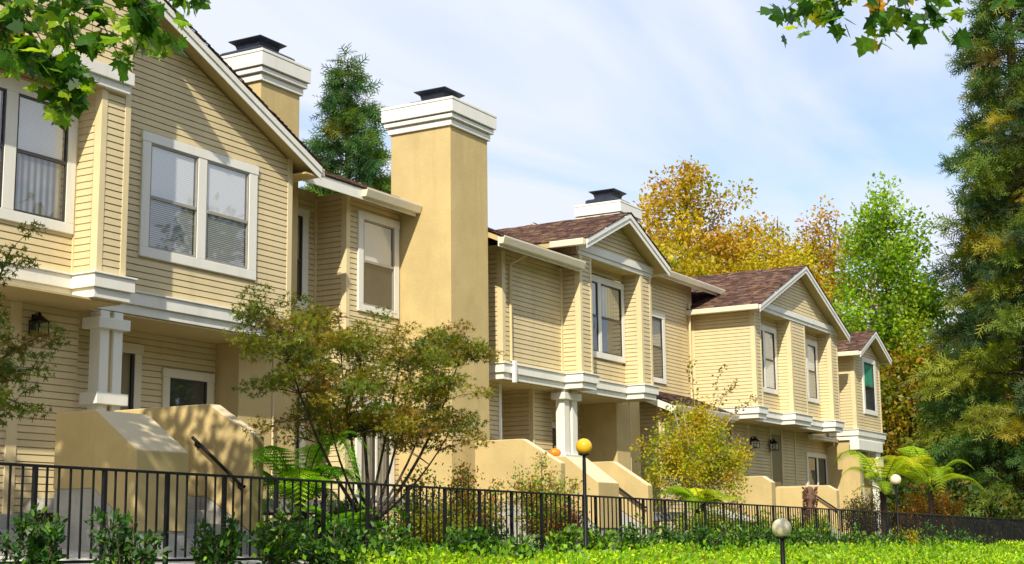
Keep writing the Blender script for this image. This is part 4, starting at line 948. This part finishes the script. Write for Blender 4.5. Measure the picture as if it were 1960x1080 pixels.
def feather():
    V, F = [], []
    for i, (y, sgn) in enumerate([(.12, 1), (.22, -1), (.36, 1), (.48, -1), (.60, 1), (.72, -1), (.45, 0)]):
        L = .44*(1-.5*y); k = len(V)
        if sgn: a, b = np.array([0, y, 0]), np.array([sgn*L, y+.26, -.06]); n = np.array([.0, .055, 0])
        else: a, b = np.array([0, 0, 0]), np.array([0, 1.05, -.05]); n = np.array([.05, 0, 0])
        V += [a-n*.6, a+n*.6, (a+b)/2+n*1.15+(b-a)*.1, b]
        F.append((k, k+1, k+2, k+3))
    return np.array(V), F
FE = feather()
def conifer(label, base, H, R, seed, nb, cols, w, size=.26, low=.06, pw=.85, group='tall conifers', dens=1.0, r0=.35):
    rng = np.random.default_rng(seed); r = thing('conifer_tree', label, 'tree', base, group)
    tr = [(base[0]+.05*math.sin(3*t), base[1], base[2]+(H-base[2])*t, r0*(1-t)+.02) for t in np.linspace(0, 1, 14)]
    P = [tr]; C, D, K = [], [], []
    for i in range(nb):
        t = low+(1-low)*((i+rng.random())/nb); a = i*2.39996+rng.random()*.8; z = base[2]+(H-base[2])*t
        L = R*(1-t)**pw*(0.62+0.55*rng.random())+.18
        out = np.array([math.cos(a), math.sin(a), 0]); up = 0.28*(t-.25)
        e = np.array([base[0], base[1], z])+out*L+np.array([0, 0, L*(up-.12)])
        bz = bez((base[0], base[1], z), e, (0, 0, .14*L), 6, .05*(1-t)+.012, .008); P.append(bz)
        n = max(6, int(dens*L*30)); c0 = pick(cols, w, 1, rng, .2)[0]
        for _ in range(n):
            f = .22+.80*rng.random()**.75; k = min(4.999, f*5); j = int(k); p0 = np.array(bz[min(j, 5)][:3]); p1 = np.array(bz[min(j+1, 5)][:3]); p = p0+(p1-p0)*(k-j)
            side = rng.normal(size=3)*np.array([1, 1, .45]); C.append(p+side*.16*L**.5*(1.15-.6*f)); D.append(out*.9+side*.55+np.array([0, 0, -.25])); K.append(c0)
    tubes('trunk', P, 'wood', r, 5)
    C = np.array(C); D = unit(np.array(D)); K = np.array(K); m = 2
    idx = np.repeat(np.arange(len(C)), m); n = len(idx)
    DD = unit(D[idx]+rng.normal(size=(n, 3))*.55); CC = C[idx]+D[idx]*(rng.random((n, 1))-.5)*size*1.2+rng.normal(size=(n, 3))*size*.30
    cc = K[idx]*.72+pick(cols, w, n, rng, .3)*.28
    scatter('crown', CC, DD, rng.normal(size=(n, 3))*.6+[0, 0, .5], size*1.55*(.6+.8*rng.random(n)), cc, FE, 'needle', r, rng)
RED = [(.07, .15, .036), (.15, .22, .032), (.30, .32, .035), (.034, .075, .034), (.42, .34, .04), (.20, .13, .045)]
conifer('huge dark redwood at the right edge, its top out of sight', (46.5, 8.95, -.4), 23, 3.2, 31, 250, RED, [4, 4, 3, 4, 1.2, .6], .24, .03, .85, dens=1.1)
conifer('dark redwood just left of the huge one', (51.5, 10.9, -.4), 14.0, 2.3, 32, 150, RED, [5, 4, 2, 4, .6, .4], .25, .03, .75)
conifer('slim conifer standing behind the houses between two chimneys', (37.0, 27.6, 0), 15.2, 3.4, 33, 120, [(.06, .15, .035), (.11, .19, .03), (.22, .22, .03), (.04, .11, .045)], [4, 3, 2, 3], .25, .05, .75, dens=1.55)
conifer('dark bushy conifer filling the far right background', (60, 10.5, -.5), 19, 5.0, 34, 130, RED, [4, 3, 1, 5, .3, .4], .30, .02, .7)

tb = thing('tree_belt', 'belt of trees beyond the road, mirrored dimly in the windows', 'trees', (20, -20, -1.65)); tb['kind'] = 'stuff'  # unseen trees added to cut the low sky light in the porches
rng = np.random.default_rng(300); n = 16000
bx_ = -45+140*rng.random(n); cz_ = 5.2+1.2*np.sin(bx_*.9)+.8*np.sin(bx_*.37); C = np.stack([bx_, -19.5+3.0*rng.normal(size=n)*.8, -1+cz_*1.9*rng.random(n)**.7], 1)
scatter('foliage', C, rng.normal(size=(n, 3)), rng.normal(size=(n, 3)), .6+.4*rng.random(n), pick([(.07, .12, .014), (.12, .16, .014), (.04, .08, .012), (.20, .18, .02)], [3, 2, 3, 1], n, rng), RH, 'leaf', tb, rng)
tubes('trunks', [[(x, -19.5, -1.8, .2), (x+.2, -19.5, 3, .15), (x+.4, -19.3, 6.5, .06)] for x in np.arange(-44, 95, 6.5)], 'wood', tb, 6)['kind'] = 'stuff'

# ------------------------------------------------------------------ overhanging plane tree leaves (leaf by leaf)
def lobed():
    out = [(0, 0)]
    pr = [(.10, -.06), (.34, -.10), (.30, .08), (.62, .12), (.50, .26), (.44, .34), (.66, .62), (.40, .56), (.26, .62), (.22, .78), (0, 1.08)]
    pts = pr+[(-x, y) for x, y in reversed(pr[:-1])]
    V = [(x, y, -.10*abs(x)-.07*max(0, y-.4)**1.5+.03*math.sin(9*x)) for x, y in pts]
    V.append((0, .36, .02)); c = len(V)-1; n = len(pts)
    F = [(c, (i+1) % n, i) for i in range(n)]
    # petiole
    k = len(V); V += [(-.012, -.05, 0), (.012, -.05, 0), (.010, -.55, -.05), (-.010, -.55, -.05)]; F.append((k, k+1, k+2, k+3))
    return V, F
M['plane'] = mat_leafobj('plane_leaf', [(0, (.022, .075, .006)), (.35, (.045, .13, .008)), (.62, (.11, .24, .010)), (.86, (.22, .36, .012)), (.95, (.30, .40, .014)), (1, (.55, .24, .012))])
lv, lf = lobed()
lme = bpy.data.meshes.new('leaf'); lme.from_pydata(lv, [], lf); lme.update(); lme.materials.append(M['plane'])
TL = [[(5.81, 7.33, 3.60), (6.08, 7.16, 3.35), (6.26, 7.11, 3.19), (6.41, 7.12, 3.02), (6.48, 7.10, 2.71)], [(6.31, 7.24, 3.75), (6.50, 7.01, 3.49), (6.61, 6.88, 3.28), (6.71, 6.79, 3.02)], [(6.64, 7.23, 3.87), (6.86, 6.96, 3.56), (6.99, 6.79, 3.42), (7.05, 6.73, 3.30)], [(5.78, 7.31, 3.22), (6.01, 7.15, 3.15), (6.09, 7.05, 3.03), (6.14, 7.00, 2.95)], [(6.50, 7.31, 3.76), (6.55, 7.15, 3.39), (6.62, 7.12, 3.12), (6.66, 7.10, 2.95)], [(6.41, 7.12, 3.02), (6.48, 7.03, 2.89), (6.51, 7.03, 2.76)], [(6.51, 8.08, 3.82), (6.75, 7.73, 3.64), (6.86, 7.58, 3.53), (7.05, 7.33, 3.28)], [(6.38, 6.75, 3.64), (6.54, 6.54, 3.44), (6.60, 6.52, 3.21), (6.60, 6.55, 3.10)], [(7.08, 7.40, 4.10), (7.34, 7.04, 3.88), (7.44, 6.90, 3.77)], [(6.27, 7.94, 3.67), (6.42, 7.75, 3.46), (6.50, 7.67, 3.29), (6.54, 7.64, 3.15)]]
TR = [[(9.45, 2.55, 4.09), (9.39, 2.76, 3.75), (9.28, 3.03, 3.51), (9.25, 3.12, 3.39)], [(9.83, 2.47, 4.18), (9.77, 2.70, 3.79), (9.79, 2.75, 3.54), (9.84, 2.72, 3.36)], [(9.36, 2.32, 4.01), (9.40, 2.38, 3.63), (9.48, 2.32, 3.43), (9.55, 2.23, 3.32)], [(9.96, 2.62, 4.26), (9.83, 2.97, 3.90), (9.67, 3.31, 3.70), (9.64, 3.38, 3.64)], [(9.75, 2.42, 4.10), (9.74, 2.58, 3.71), (9.81, 2.54, 3.46), (9.86, 2.47, 3.39)], [(9.55, 2.58, 4.10), (9.49, 2.80, 3.71), (9.45, 2.94, 3.54), (9.44, 2.97, 3.47)], [(9.72, 1.94, 3.90), (9.83, 1.84, 3.63), (9.92, 1.76, 3.42)]]
def plane_tree(label, base, trunk, hub, twigs, seed, nper, rest):
    rng = random.Random(seed); r = thing('plane_tree', label, 'tree', base, 'plane trees over the street')
    L = [trunk]+[bez(hub, t[0], (0, 0, .25), 8, .03, .010) for t in twigs]
    tubes('trunk', L, 'wood', r, 8)
    for t in twigs: tubes('branch', [[(*p, .006-.0035*i/(len(t)-1)) for i, p in enumerate(t)]], 'wood', r, 5)
    for t in twigs:
        for k in range(nper):
            f = rng.random()**.85*(len(t)-1)*.999; j = int(f); a = Vector(t[j]); b = Vector(t[j+1]); p = a.lerp(b, f-j)
            d = Vector((rng.gauss(0, 1), rng.gauss(0, 1), -.75+rng.gauss(0, .6))).normalized(); s = .088+.05*rng.random()
            n = Vector((rng.gauss(0, .8), rng.gauss(0, .8)-.5, .8)); x = d.cross(n).normalized(); z = x.cross(d)
            o = bpy.data.objects.new('leaf', lme)
            q = p+d*s*.55+Vector((rng.gauss(0, .05), rng.gauss(0, .05), rng.gauss(0, .04)))-Vector(base)
            o.matrix_basis = Matrix(((x.x*s, d.x*s, z.x*s, q.x), (x.y*s, d.y*s, z.y*s, q.y), (x.z*s, d.z*s, z.z*s, q.z), (0, 0, 0, 1)))
            link(o, r)
    gg = np.random.default_rng(seed+50); cc = []
    for t in twigs:
        for k in range(nper):
            f = gg.random()**1.1*(len(t)-1)*.999; j = int(f); cc.append(np.array(t[j])*(1-f+j)+np.array(t[j+1])*(f-j)+gg.normal(size=3)*np.array([.05, .06, .04]))
    cc = np.array(cc); m = len(cc)
    scatter('small_leaves', cc, gg.normal(size=(m, 3))+[0, 0, -.8], gg.normal(size=(m, 3))*.7+[0, -.4, .8], .07+.04*gg.random(m), pick([(.03, .10, .008), (.07, .18, .012), (.02, .06, .008), (.16, .27, .012)], [3, 3, 2, 2], m, gg), (np.array(lv[:21]), [tuple(range(21))]), 'leaf', r, gg)
    # the rest of the crown, outside the picture: leaves as one mass
    g = np.random.default_rng(seed); n = rest[2]
    c = np.array(rest[0])+unit(g.normal(size=(n, 3)))*(g.random((n, 1))**.5)*np.array(rest[1])
    lump = np.sin(c[:, 0]*3.1)+np.sin(c[:, 1]*3.7+1)+np.sin(c[:, 2]*3.3+2); c = c[lump > -0.35]; n = len(c)
    V = np.array(lv[:21]); tm = (V*np.array([1, 1, 1.0]), [tuple(range(21))])
    scatter('crown', c, g.normal(size=(n, 3))+[0, 0, -.6], g.normal(size=(n, 3))*.7+[0, 0, .9], .09+.04*g.random(n), pick([(.03, .09, .008), (.06, .14, .012), (.02, .06, .008)], [3, 2, 3], n, g), tm, 'leaf', r, g)
    return r
plane_tree('plane tree with lobed green leaves hanging into the upper left corner', (3.2, 7.6, -.6), [(3.2, 7.6, -.6, .20), (3.25, 7.6, 1.5, .17), (3.5, 7.6, 3.4, .13), (4.6, 7.5, 4.4, .07)], (4.6, 7.5, 4.4), TL, 3, 30, ((4.8, 8.2, 5.75), (2.2, 1.7, 1.5), 6200))
plane_tree('plane tree with dark lobed leaves hanging into the top right of the sky', (6.5, -2.2, -1.6), [(6.5, -2.2, -1.6, .22), (6.6, -2.1, 1.5, .18), (7.4, -.8, 4.2, .12), (8.8, 1.2, 5.0, .07)], (8.8, 1.2, 5.0), TR, 4, 17, ((7.6, -.9, 6.6), (2.2, 2.0, 1.6), 1400))

# ------------------------------------------------------------------ tree ferns
def fern(label, base, zc, n, L, seed, cols, w, trunk_r=.09, group='tree ferns', lift=.75, spread=(0, 2*math.pi), name='tree_fern'):
    rng = np.random.default_rng(seed); r = thing(name, label, 'fern', base, group)
    c = np.array([base[0], base[1], zc])
    lathe('trunk', [(trunk_r*(1.1+.12*math.sin(i*2.3)), base[2]+(zc-base[2])*i/12) for i in range(13)]+[(0, zc+.03)], base[0], base[1], 'fernbark', r, 14)
    st = []; C, D, U, S, K = [], [], [], [], []
    for i in range(n):
        a = spread[0]+(spread[1]-spread[0])*(i+.5*rng.random())/n; l = L*(.6+.6*rng.random()); up = lift*(.35+.95*rng.random()); k0 = pick(cols, w, 1, rng, .15)[0]
        out = np.array([math.cos(a), math.sin(a), 0]); pts = []
        m = 26
        for j in range(m+1):
            t = j/m; pts.append(c+out*l*(t-.10*t*t)+np.array([0, 0, l*up*(1.25*t-(1.02+.35*(i % 3 == 0))*t*t)]))
        st.append([(*p, .009*(1-.8*j/m)) for j, p in enumerate(pts)])
        sd = np.cross(out, [0, 0, 1.0])
        for j in range(4, m):
            t = j/m; tan = unit(pts[j+1]-pts[j-1]); pl = l*.24*math.sin(math.pi*min(1, .10+t*.92))**.75+.02
            for s in (-1, 1):
                d = unit(sd*s+tan*.42+np.array([0, 0, -.30])); q = 9
                for h in range(q):
                    f = (h+.5)/q; p = pts[j]+d*pl*f; wl = pl*.22*(1-f*.75)+.006
                    for e in (-1, 1):
                        C.append(p); D.append(unit(np.cross(d, unit(np.cross(d, tan)))*e+d*.5)); U.append((0, 0, 1.0)); S.append(wl); K.append(k0)
    tubes('frond_stalks', st, 'fernbark', r, 4)
    n = len(C); K = np.array(K)*(.8+.4*rng.random((n, 1)))
    scatter('fronds', np.array(C), np.array(D), np.array(U)+rng.normal(size=(n, 3))*.15, np.array(S), K, RH, 'leaf', r, rng)
FG = [(.24, .50, .016), (.17, .42, .016), (.34, .58, .02)]
fern('bright green tree fern beside the nearest stair wall', (12.30, 9.75, -.25), .28, 20, .80, 41, FG, [3, 3, 2], .07, lift=2.3)
fern('low green fern under the maple by the fence', (12.25, 9.15, -.3), .10, 13, .55, 42, FG, [3, 3, 2], lift=1.0)
FY = [(.40, .52, .016), (.28, .44, .016), (.54, .56, .022)]
fern('yellow-green tree fern with a dark trunk before the last house', (33.0, 9.75, -.4), 0.92, 11, 1.25, 43, FY, [3, 3, 2], .065, lift=1.5)
fern('yellow-green tree fern spreading right of the last house', (37.6, 9.9, -.4), 1.05, 11, 1.65, 44, FY, [3, 3, 2], .065, lift=1.5)
fern('pale green fern low behind the fence beside the middle stair', (22.2, 9.5, -.35), .42, 12, .8, 45, FY, [3, 3, 2], .08, lift=1.2)
cs = thing('fern_stump', 'cut brown tree fern trunk standing behind the fence', 'stump', (27.4, 9.5, -.35))
lathe('trunk', [(.095+.02*math.sin(i*1.9)+.01*math.sin(i*5), -.35+1.20*i/16) for i in range(17)]+[(.06, .88), (0, .90)], 27.4, 9.5, 'cutbark', cs, 16)
rng = np.random.default_rng(46); n = 420; a = rng.random(n)*6.28; z = -.3+1.15*rng.random(n); C = np.stack([27.4+.10*np.cos(a), 9.5+.10*np.sin(a), z], 1); D = np.stack([np.cos(a), np.sin(a), .9+0*a], 1)
scatter('frond_stubs', C, D, np.stack([-np.sin(a), np.cos(a), 0*a], 1), .05+.03*rng.random(n), pick([(.20, .10, .06), (.09, .05, .035), (.30, .19, .13)], [2, 2, 1], n, rng), RH, 'leaf', cs, rng)

# ------------------------------------------------------------------ shrubs
def shrub(label, x, y, h, rw, n, size, cols, w, seed, name='shrub', group='glossy shrubs along the fence', leafm='glossleaf', tmpl=OV, stems=9, z0=None, upw=.9, flat=1.0):
    rng = np.random.default_rng(seed); zb = float(gz(x, y)) if z0 is None else z0
    r = thing(name, label, 'shrub', (x, y, zb), group)
    st, C, D = [], [], []
    for i in range(stems):
        a = i*2.4+rng.random(); q = rw*(.25+.75*rng.random()); e = np.array([x+q*math.cos(a), y+q*.8*math.sin(a), zb+h*(1.02-.42*(q/rw)**2)*(.72+.28*rng.random())])
        b = bez((x+.03*math.cos(a), y+.03*math.sin(a), zb), e, (.1*math.cos(a)*q, .1*math.sin(a)*q, .1*h), 8, .010, .004); st.append(b)
        for _ in range(max(2, n//stems//9)):       # side shoots with a tuft of leaves
            f = .22+.78*rng.random(); k = f*6.999; j = int(k); p = np.array(b[j][:3])*(1-k+j)+np.array(b[j+1][:3])*(k-j)
            dd = unit(rng.normal(size=3)+np.array([math.cos(a), math.sin(a), .6])*.6); tip = p+dd*rw*.32*rng.random(); st.append(bez(p, tip, (0, 0, .01), 3, .004, .002))
            for _ in range(9):
                g = unit(rng.normal(size=3)*.8+dd*.75+np.array([0, 0, upw*.55])); C.append(tip+rng.normal(size=3)*.022*flat*(2.6 if leafm == 'leaf' else 1.2)); D.append(g)
    tubes('stems', st, 'wood', r, 4)
    C = np.array(C); D = np.array(D); m = len(C)
    scatter('foliage', C, D, rng.normal(size=(m, 3))*.6+[0, 0, .8], size*(.65+.7*rng.random(m)), pick(cols, w, m, rng, .3), tmpl, leafm, r, rng)
    return r
DG = [(.030, .090, .016), (.045, .130, .018), (.08, .19, .018), (.20, .32, .022)]
SH = [(7.62, .63, .30, 'leftmost dark glossy shrub below the fence rail', 0), (8.44, .62, .30, 'dark glossy shrub with one orange leaf, second from the left edge', 0), (9.50, .55, .28, 'open dark shrub before the nearest stair, third from the left edge', 0), (10.28, .62, .30, 'lighter glossy shrub at the foot of the right stair wall', 1), (11.05, .54, .36, 'dark spreading shrub left of the maple trunk', 0), (11.93, .55, .36, 'bright green shrub right of the maple trunk', 1), (13.3, .48, .34, 'dark shrub before the pale hatch', 0), (14.3, .42, .36, 'green shrub left of the orange nandina', 1), (15.35, .46, .28, 'bright light-green shrub just left of the amber lamp post', 2), (16.35, .46, .34, 'light-green shrub just right of the amber lamp post', 2), (17.4, .44, .34, 'green shrub below the middle stair handrail', 1), (18.4, .42, .36, 'dark shrub before the pale fern', 0), (19.5, .42, .36, 'dark shrub below the yellow-green tree', 0), (20.7, .44, .38, 'green shrub right of the yellow-green tree', 1), (22.0, .42, .40, 'dark shrub below the thick far stair wall', 0), (23.4, .44, .40, 'green shrub left of the cut fern trunk', 1), (25.0, .42, .42, 'dark shrub in front of the cut fern trunk', 0), (26.8, .46, .45, 'green shrub below the far stair rail', 1), (28.8, .44, .48, 'dark shrub left of the far cream lamp', 0), (31.0, .48, .5, 'green shrub right of the far cream lamp', 1), (33.5, .5, .6, 'dark shrub at the bend of the far fence', 0)]
for i, (x, h, rw, lab, k) in enumerate(SH):
    w = ([4, 4, 2, .5], [2, 3, 4, 2], [1, 2, 4, 5])[k]
    shrub(lab, x, 8.38-.02*(i % 3), h+(.12 if x > 14.9 else 0), rw, 760 if x < 10.5 else 1000, .060, DG, w, 100+i)
NG = [(.13, .28, .016), (.26, .32, .02), (.46, .20, .024), (.30, .10, .026), (.42, .34, .05)]
shrub('tall nandina, green below and reddish on top, before the middle stair wall', 16.75, 9.35, 1.42, .50, 5200, .040, NG, [5, 4, 2, 1, 2], 140, 'nandina_bush', 'nandina bushes behind the fence', 'leaf', RH, 15)
shrub('orange-tinted nandina left of the middle stair', 15.15, 9.4, 1.12, .46, 4200, .040, NG, [3, 3, 3, 2, 2], 141, 'nandina_bush', 'nandina bushes behind the fence', 'leaf', RH, 15)
shrub('dusky red-brown nandina low behind the fence', 16.9, 9.15, .72, .40, 3200, .040, [(.22, .07, .03), (.30, .11, .03), (.12, .06, .03), (.36, .18, .05)], [3, 3, 2, 1], 142, 'nandina_bush', 'nandina bushes behind the fence', 'leaf', RH, 13)
shrub('green nandina at the foot of tall chimney', 14.3, 9.5, 1.02, .42, 3000, .040, NG, [5, 3, 1, .6, 1.5], 143, 'nandina_bush', 'nandina bushes behind the fence', 'leaf', RH, 13)
shrub('yellow-leaved bush behind the fence right of the maple', 13.75, 9.1, .62, .42, 3000, .038, [(.34, .30, .012), (.22, .26, .012), (.12, .18, .014)], [3, 2, 1], 144, 'yellow_bush', None, 'leaf', RH, 13)
shrub('dark bush behind the fence under the maple', 12.6, 9.6, .60, .50, 900, .06, DG, [5, 3, 1, .2], 145, 'dark_bush', None)
shrub('yellow-green bush behind the fence right of the middle stair', 21.2, 9.1, .75, .55, 3400, .045, [(.26, .32, .012), (.18, .28, .012), (.36, .34, .014)], [3, 3, 2], 146, 'lime_bush', 'lime-green bushes behind the fence', 'leaf', RH, 13)
shrub('lime-green bush below the thick far stair wall', 24.6, 9.2, .62, .75, 4200, .05, [(.24, .34, .012), (.16, .28, .012), (.34, .36, .014)], [3, 3, 2], 147, 'lime_bush', 'lime-green bushes behind the fence', 'leaf', RH, 13)
shrub('dark leafy bush between the fern and the maple behind the fence', 11.55, 9.25, .52, .42, 1500, .055, DG, [4, 4, 2, .3], 170, 'dark_bush', None)
shrub('dark green bush right of the maple trunk behind the fence', 13.35, 9.75, .66, .48, 1700, .055, DG, [3, 4, 3, .5], 171, 'dark_bush', None)
shrub('mid-green bush below the orange nandina', 14.75, 9.05, .50, .40, 1500, .05, DG, [2, 3, 4, 2], 172, 'green_bush', None, 'leaf')
shrub('lime-green bush right of the grey hatch', 26.2, 9.15, .66, .75, 4200, .05, [(.24, .36, .012), (.16, .30, .012), (.34, .38, .014)], [3, 3, 2], 173, 'lime_bush', 'lime-green bushes behind the fence', 'leaf', RH, 13)
shrub('lime-green bush left of the grey hatch', 22.5, 9.05, .62, .6, 3600, .05, [(.24, .36, .012), (.16, .30, .012), (.34, .38, .014)], [3, 3, 2], 174, 'lime_bush', 'lime-green bushes behind the fence', 'leaf', RH, 13)
shrub('brown twiggy bush at the foot of the last house', 34.2, 10.6, 1.25, .8, 4500, .05, [(.22, .17, .07), (.14, .15, .03), (.30, .20, .08), (.10, .18, .02)], [3, 2, 2, 2], 148, 'twiggy_bush', None, 'leaf', RH, 15)
shrub('orange-leaved bush under the right tree fern', 38.6, 10.2, 1.6, 1.2, 5000, .07, [(.42, .19, .02), (.30, .22, .02), (.40, .10, .02), (.14, .16, .02)], [3, 2, 1, 1], 149, 'orange_bush', None, 'leaf', RH, 15)
shrub('small yellow-orange plant before the far fence', 29.5, 8.35, .50, .35, 1600, .045, [(.42, .32, .012), (.42, .20, .015), (.26, .30, .012)], [3, 2, 2], 150, 'yellow_bush', None, 'leaf', RH, 11)
for i, (x, y, h, rw, lab) in enumerate([(42, 11.5, 1.9, 2.0, 'leafy dark bush right of the last house'), (46, 12.5, 2.6, 2.4, 'big olive bush below the redwoods'), (44, 9.6, 1.2, 1.5, 'low dark bush behind the far fence'), (52, 9.5, 1.7, 2.2, 'shadowed bush at the far end of the fence'), (48.5, 10.6, 1.6, 1.7, 'shaggy bush below the huge redwood')]):
    shrub(lab, x, y, h, rw, 3600, .17, [(.05, .09, .014), (.10, .13, .014), (.03, .06, .014), (.20, .18, .02)], [3, 3, 3, 1.4], 160+i, 'background_bush', 'bushes below the redwoods', 'leaf', RH, 24)

# ------------------------------------------------------------------ ground cover on the bank in front of the fence
rng = np.random.default_rng(77)
Xs, Ys = [], []
for (x0, x1, y0, y1, dn) in ((8.8, 16, 3.2, 8.6, 1900), (16, 26, 4.0, 8.6, 1300), (26, 42, 5.0, 8.9, 520), (42, 70, 6, 10.5, 160)):
    m = int((x1-x0)*(y1-y0)*dn); Xs.append(x0+(x1-x0)*rng.random(m)); Ys.append(y0+(y1-y0)*rng.random(m))
X = np.concatenate(Xs); Y = np.concatenate(Ys)
lumpy = .5+.25*np.sin(X*2.1+np.sin(Y*1.7)*1.3)+.25*np.sin(Y*2.6+1.7*np.sin(X*.9))
ramp = np.clip((X-9.0)/3.5, 0, 1)
top = .04+.22*lumpy**1.5*ramp+.04*ramp
Z = gz(X, Y)+top*(rng.random(len(X))**.45)+.02*rng.normal(size=len(X))
k = rng.random(len(X)) < (.25+.75*ramp); X, Y, Z = X[k], Y[k], Z[k]; n = len(X)
scatter('ground_cover', np.stack([X, Y, Z], 1), rng.normal(size=(n, 3))+[-.3, -.3, .35], rng.normal(size=(n, 3))*.55+[-.55, -.3, .8], (.030+.026*rng.random(n))*(1+.5*(X > 26)), pick([(.33, .54, .008), (.42, .62, .010), (.18, .36, .008), (.54, .66, .014), (.10, .22, .008), (.34, .20, .06)], [4, 4, 3, 2, 2, .35], n, rng, .3)*(.98+.24*(np.sin(X*1.7+2*np.sin(Y*1.1))*np.sin(Y*2.3+X*.6)))[:, None], RH, 'leaf', None, rng)
tag(bpy.data.objects['ground_cover'], 'bright green ivy-like ground cover on the bank before the fence', 'ground cover', None, 'stuff')
# taller sprigs poking out of it
n = 2600; X = 9.5+24*rng.random(n); Y = 4+4.4*rng.random(n); Z = gz(X, Y)+.22+.10*rng.random(n)
g = fast('sprig_mass', np.zeros((4, 3)), np.array([[0, 1, 2, 3]]), 'leaf') if False else None
scatter('ground_cover_sprigs', np.stack([X, Y, Z], 1), rng.normal(size=(n, 3))*.6+[0, 0, .8], rng.normal(size=(n, 3)), .05+.03*rng.random(n), pick([(.24, .42, .014), (.14, .32, .012)], [1, 1], n, rng), RH, 'leaf', None, rng)
tag(bpy.data.objects['ground_cover_sprigs'], 'taller light sprigs standing out of the bright ground cover', 'ground cover', None, 'stuff')
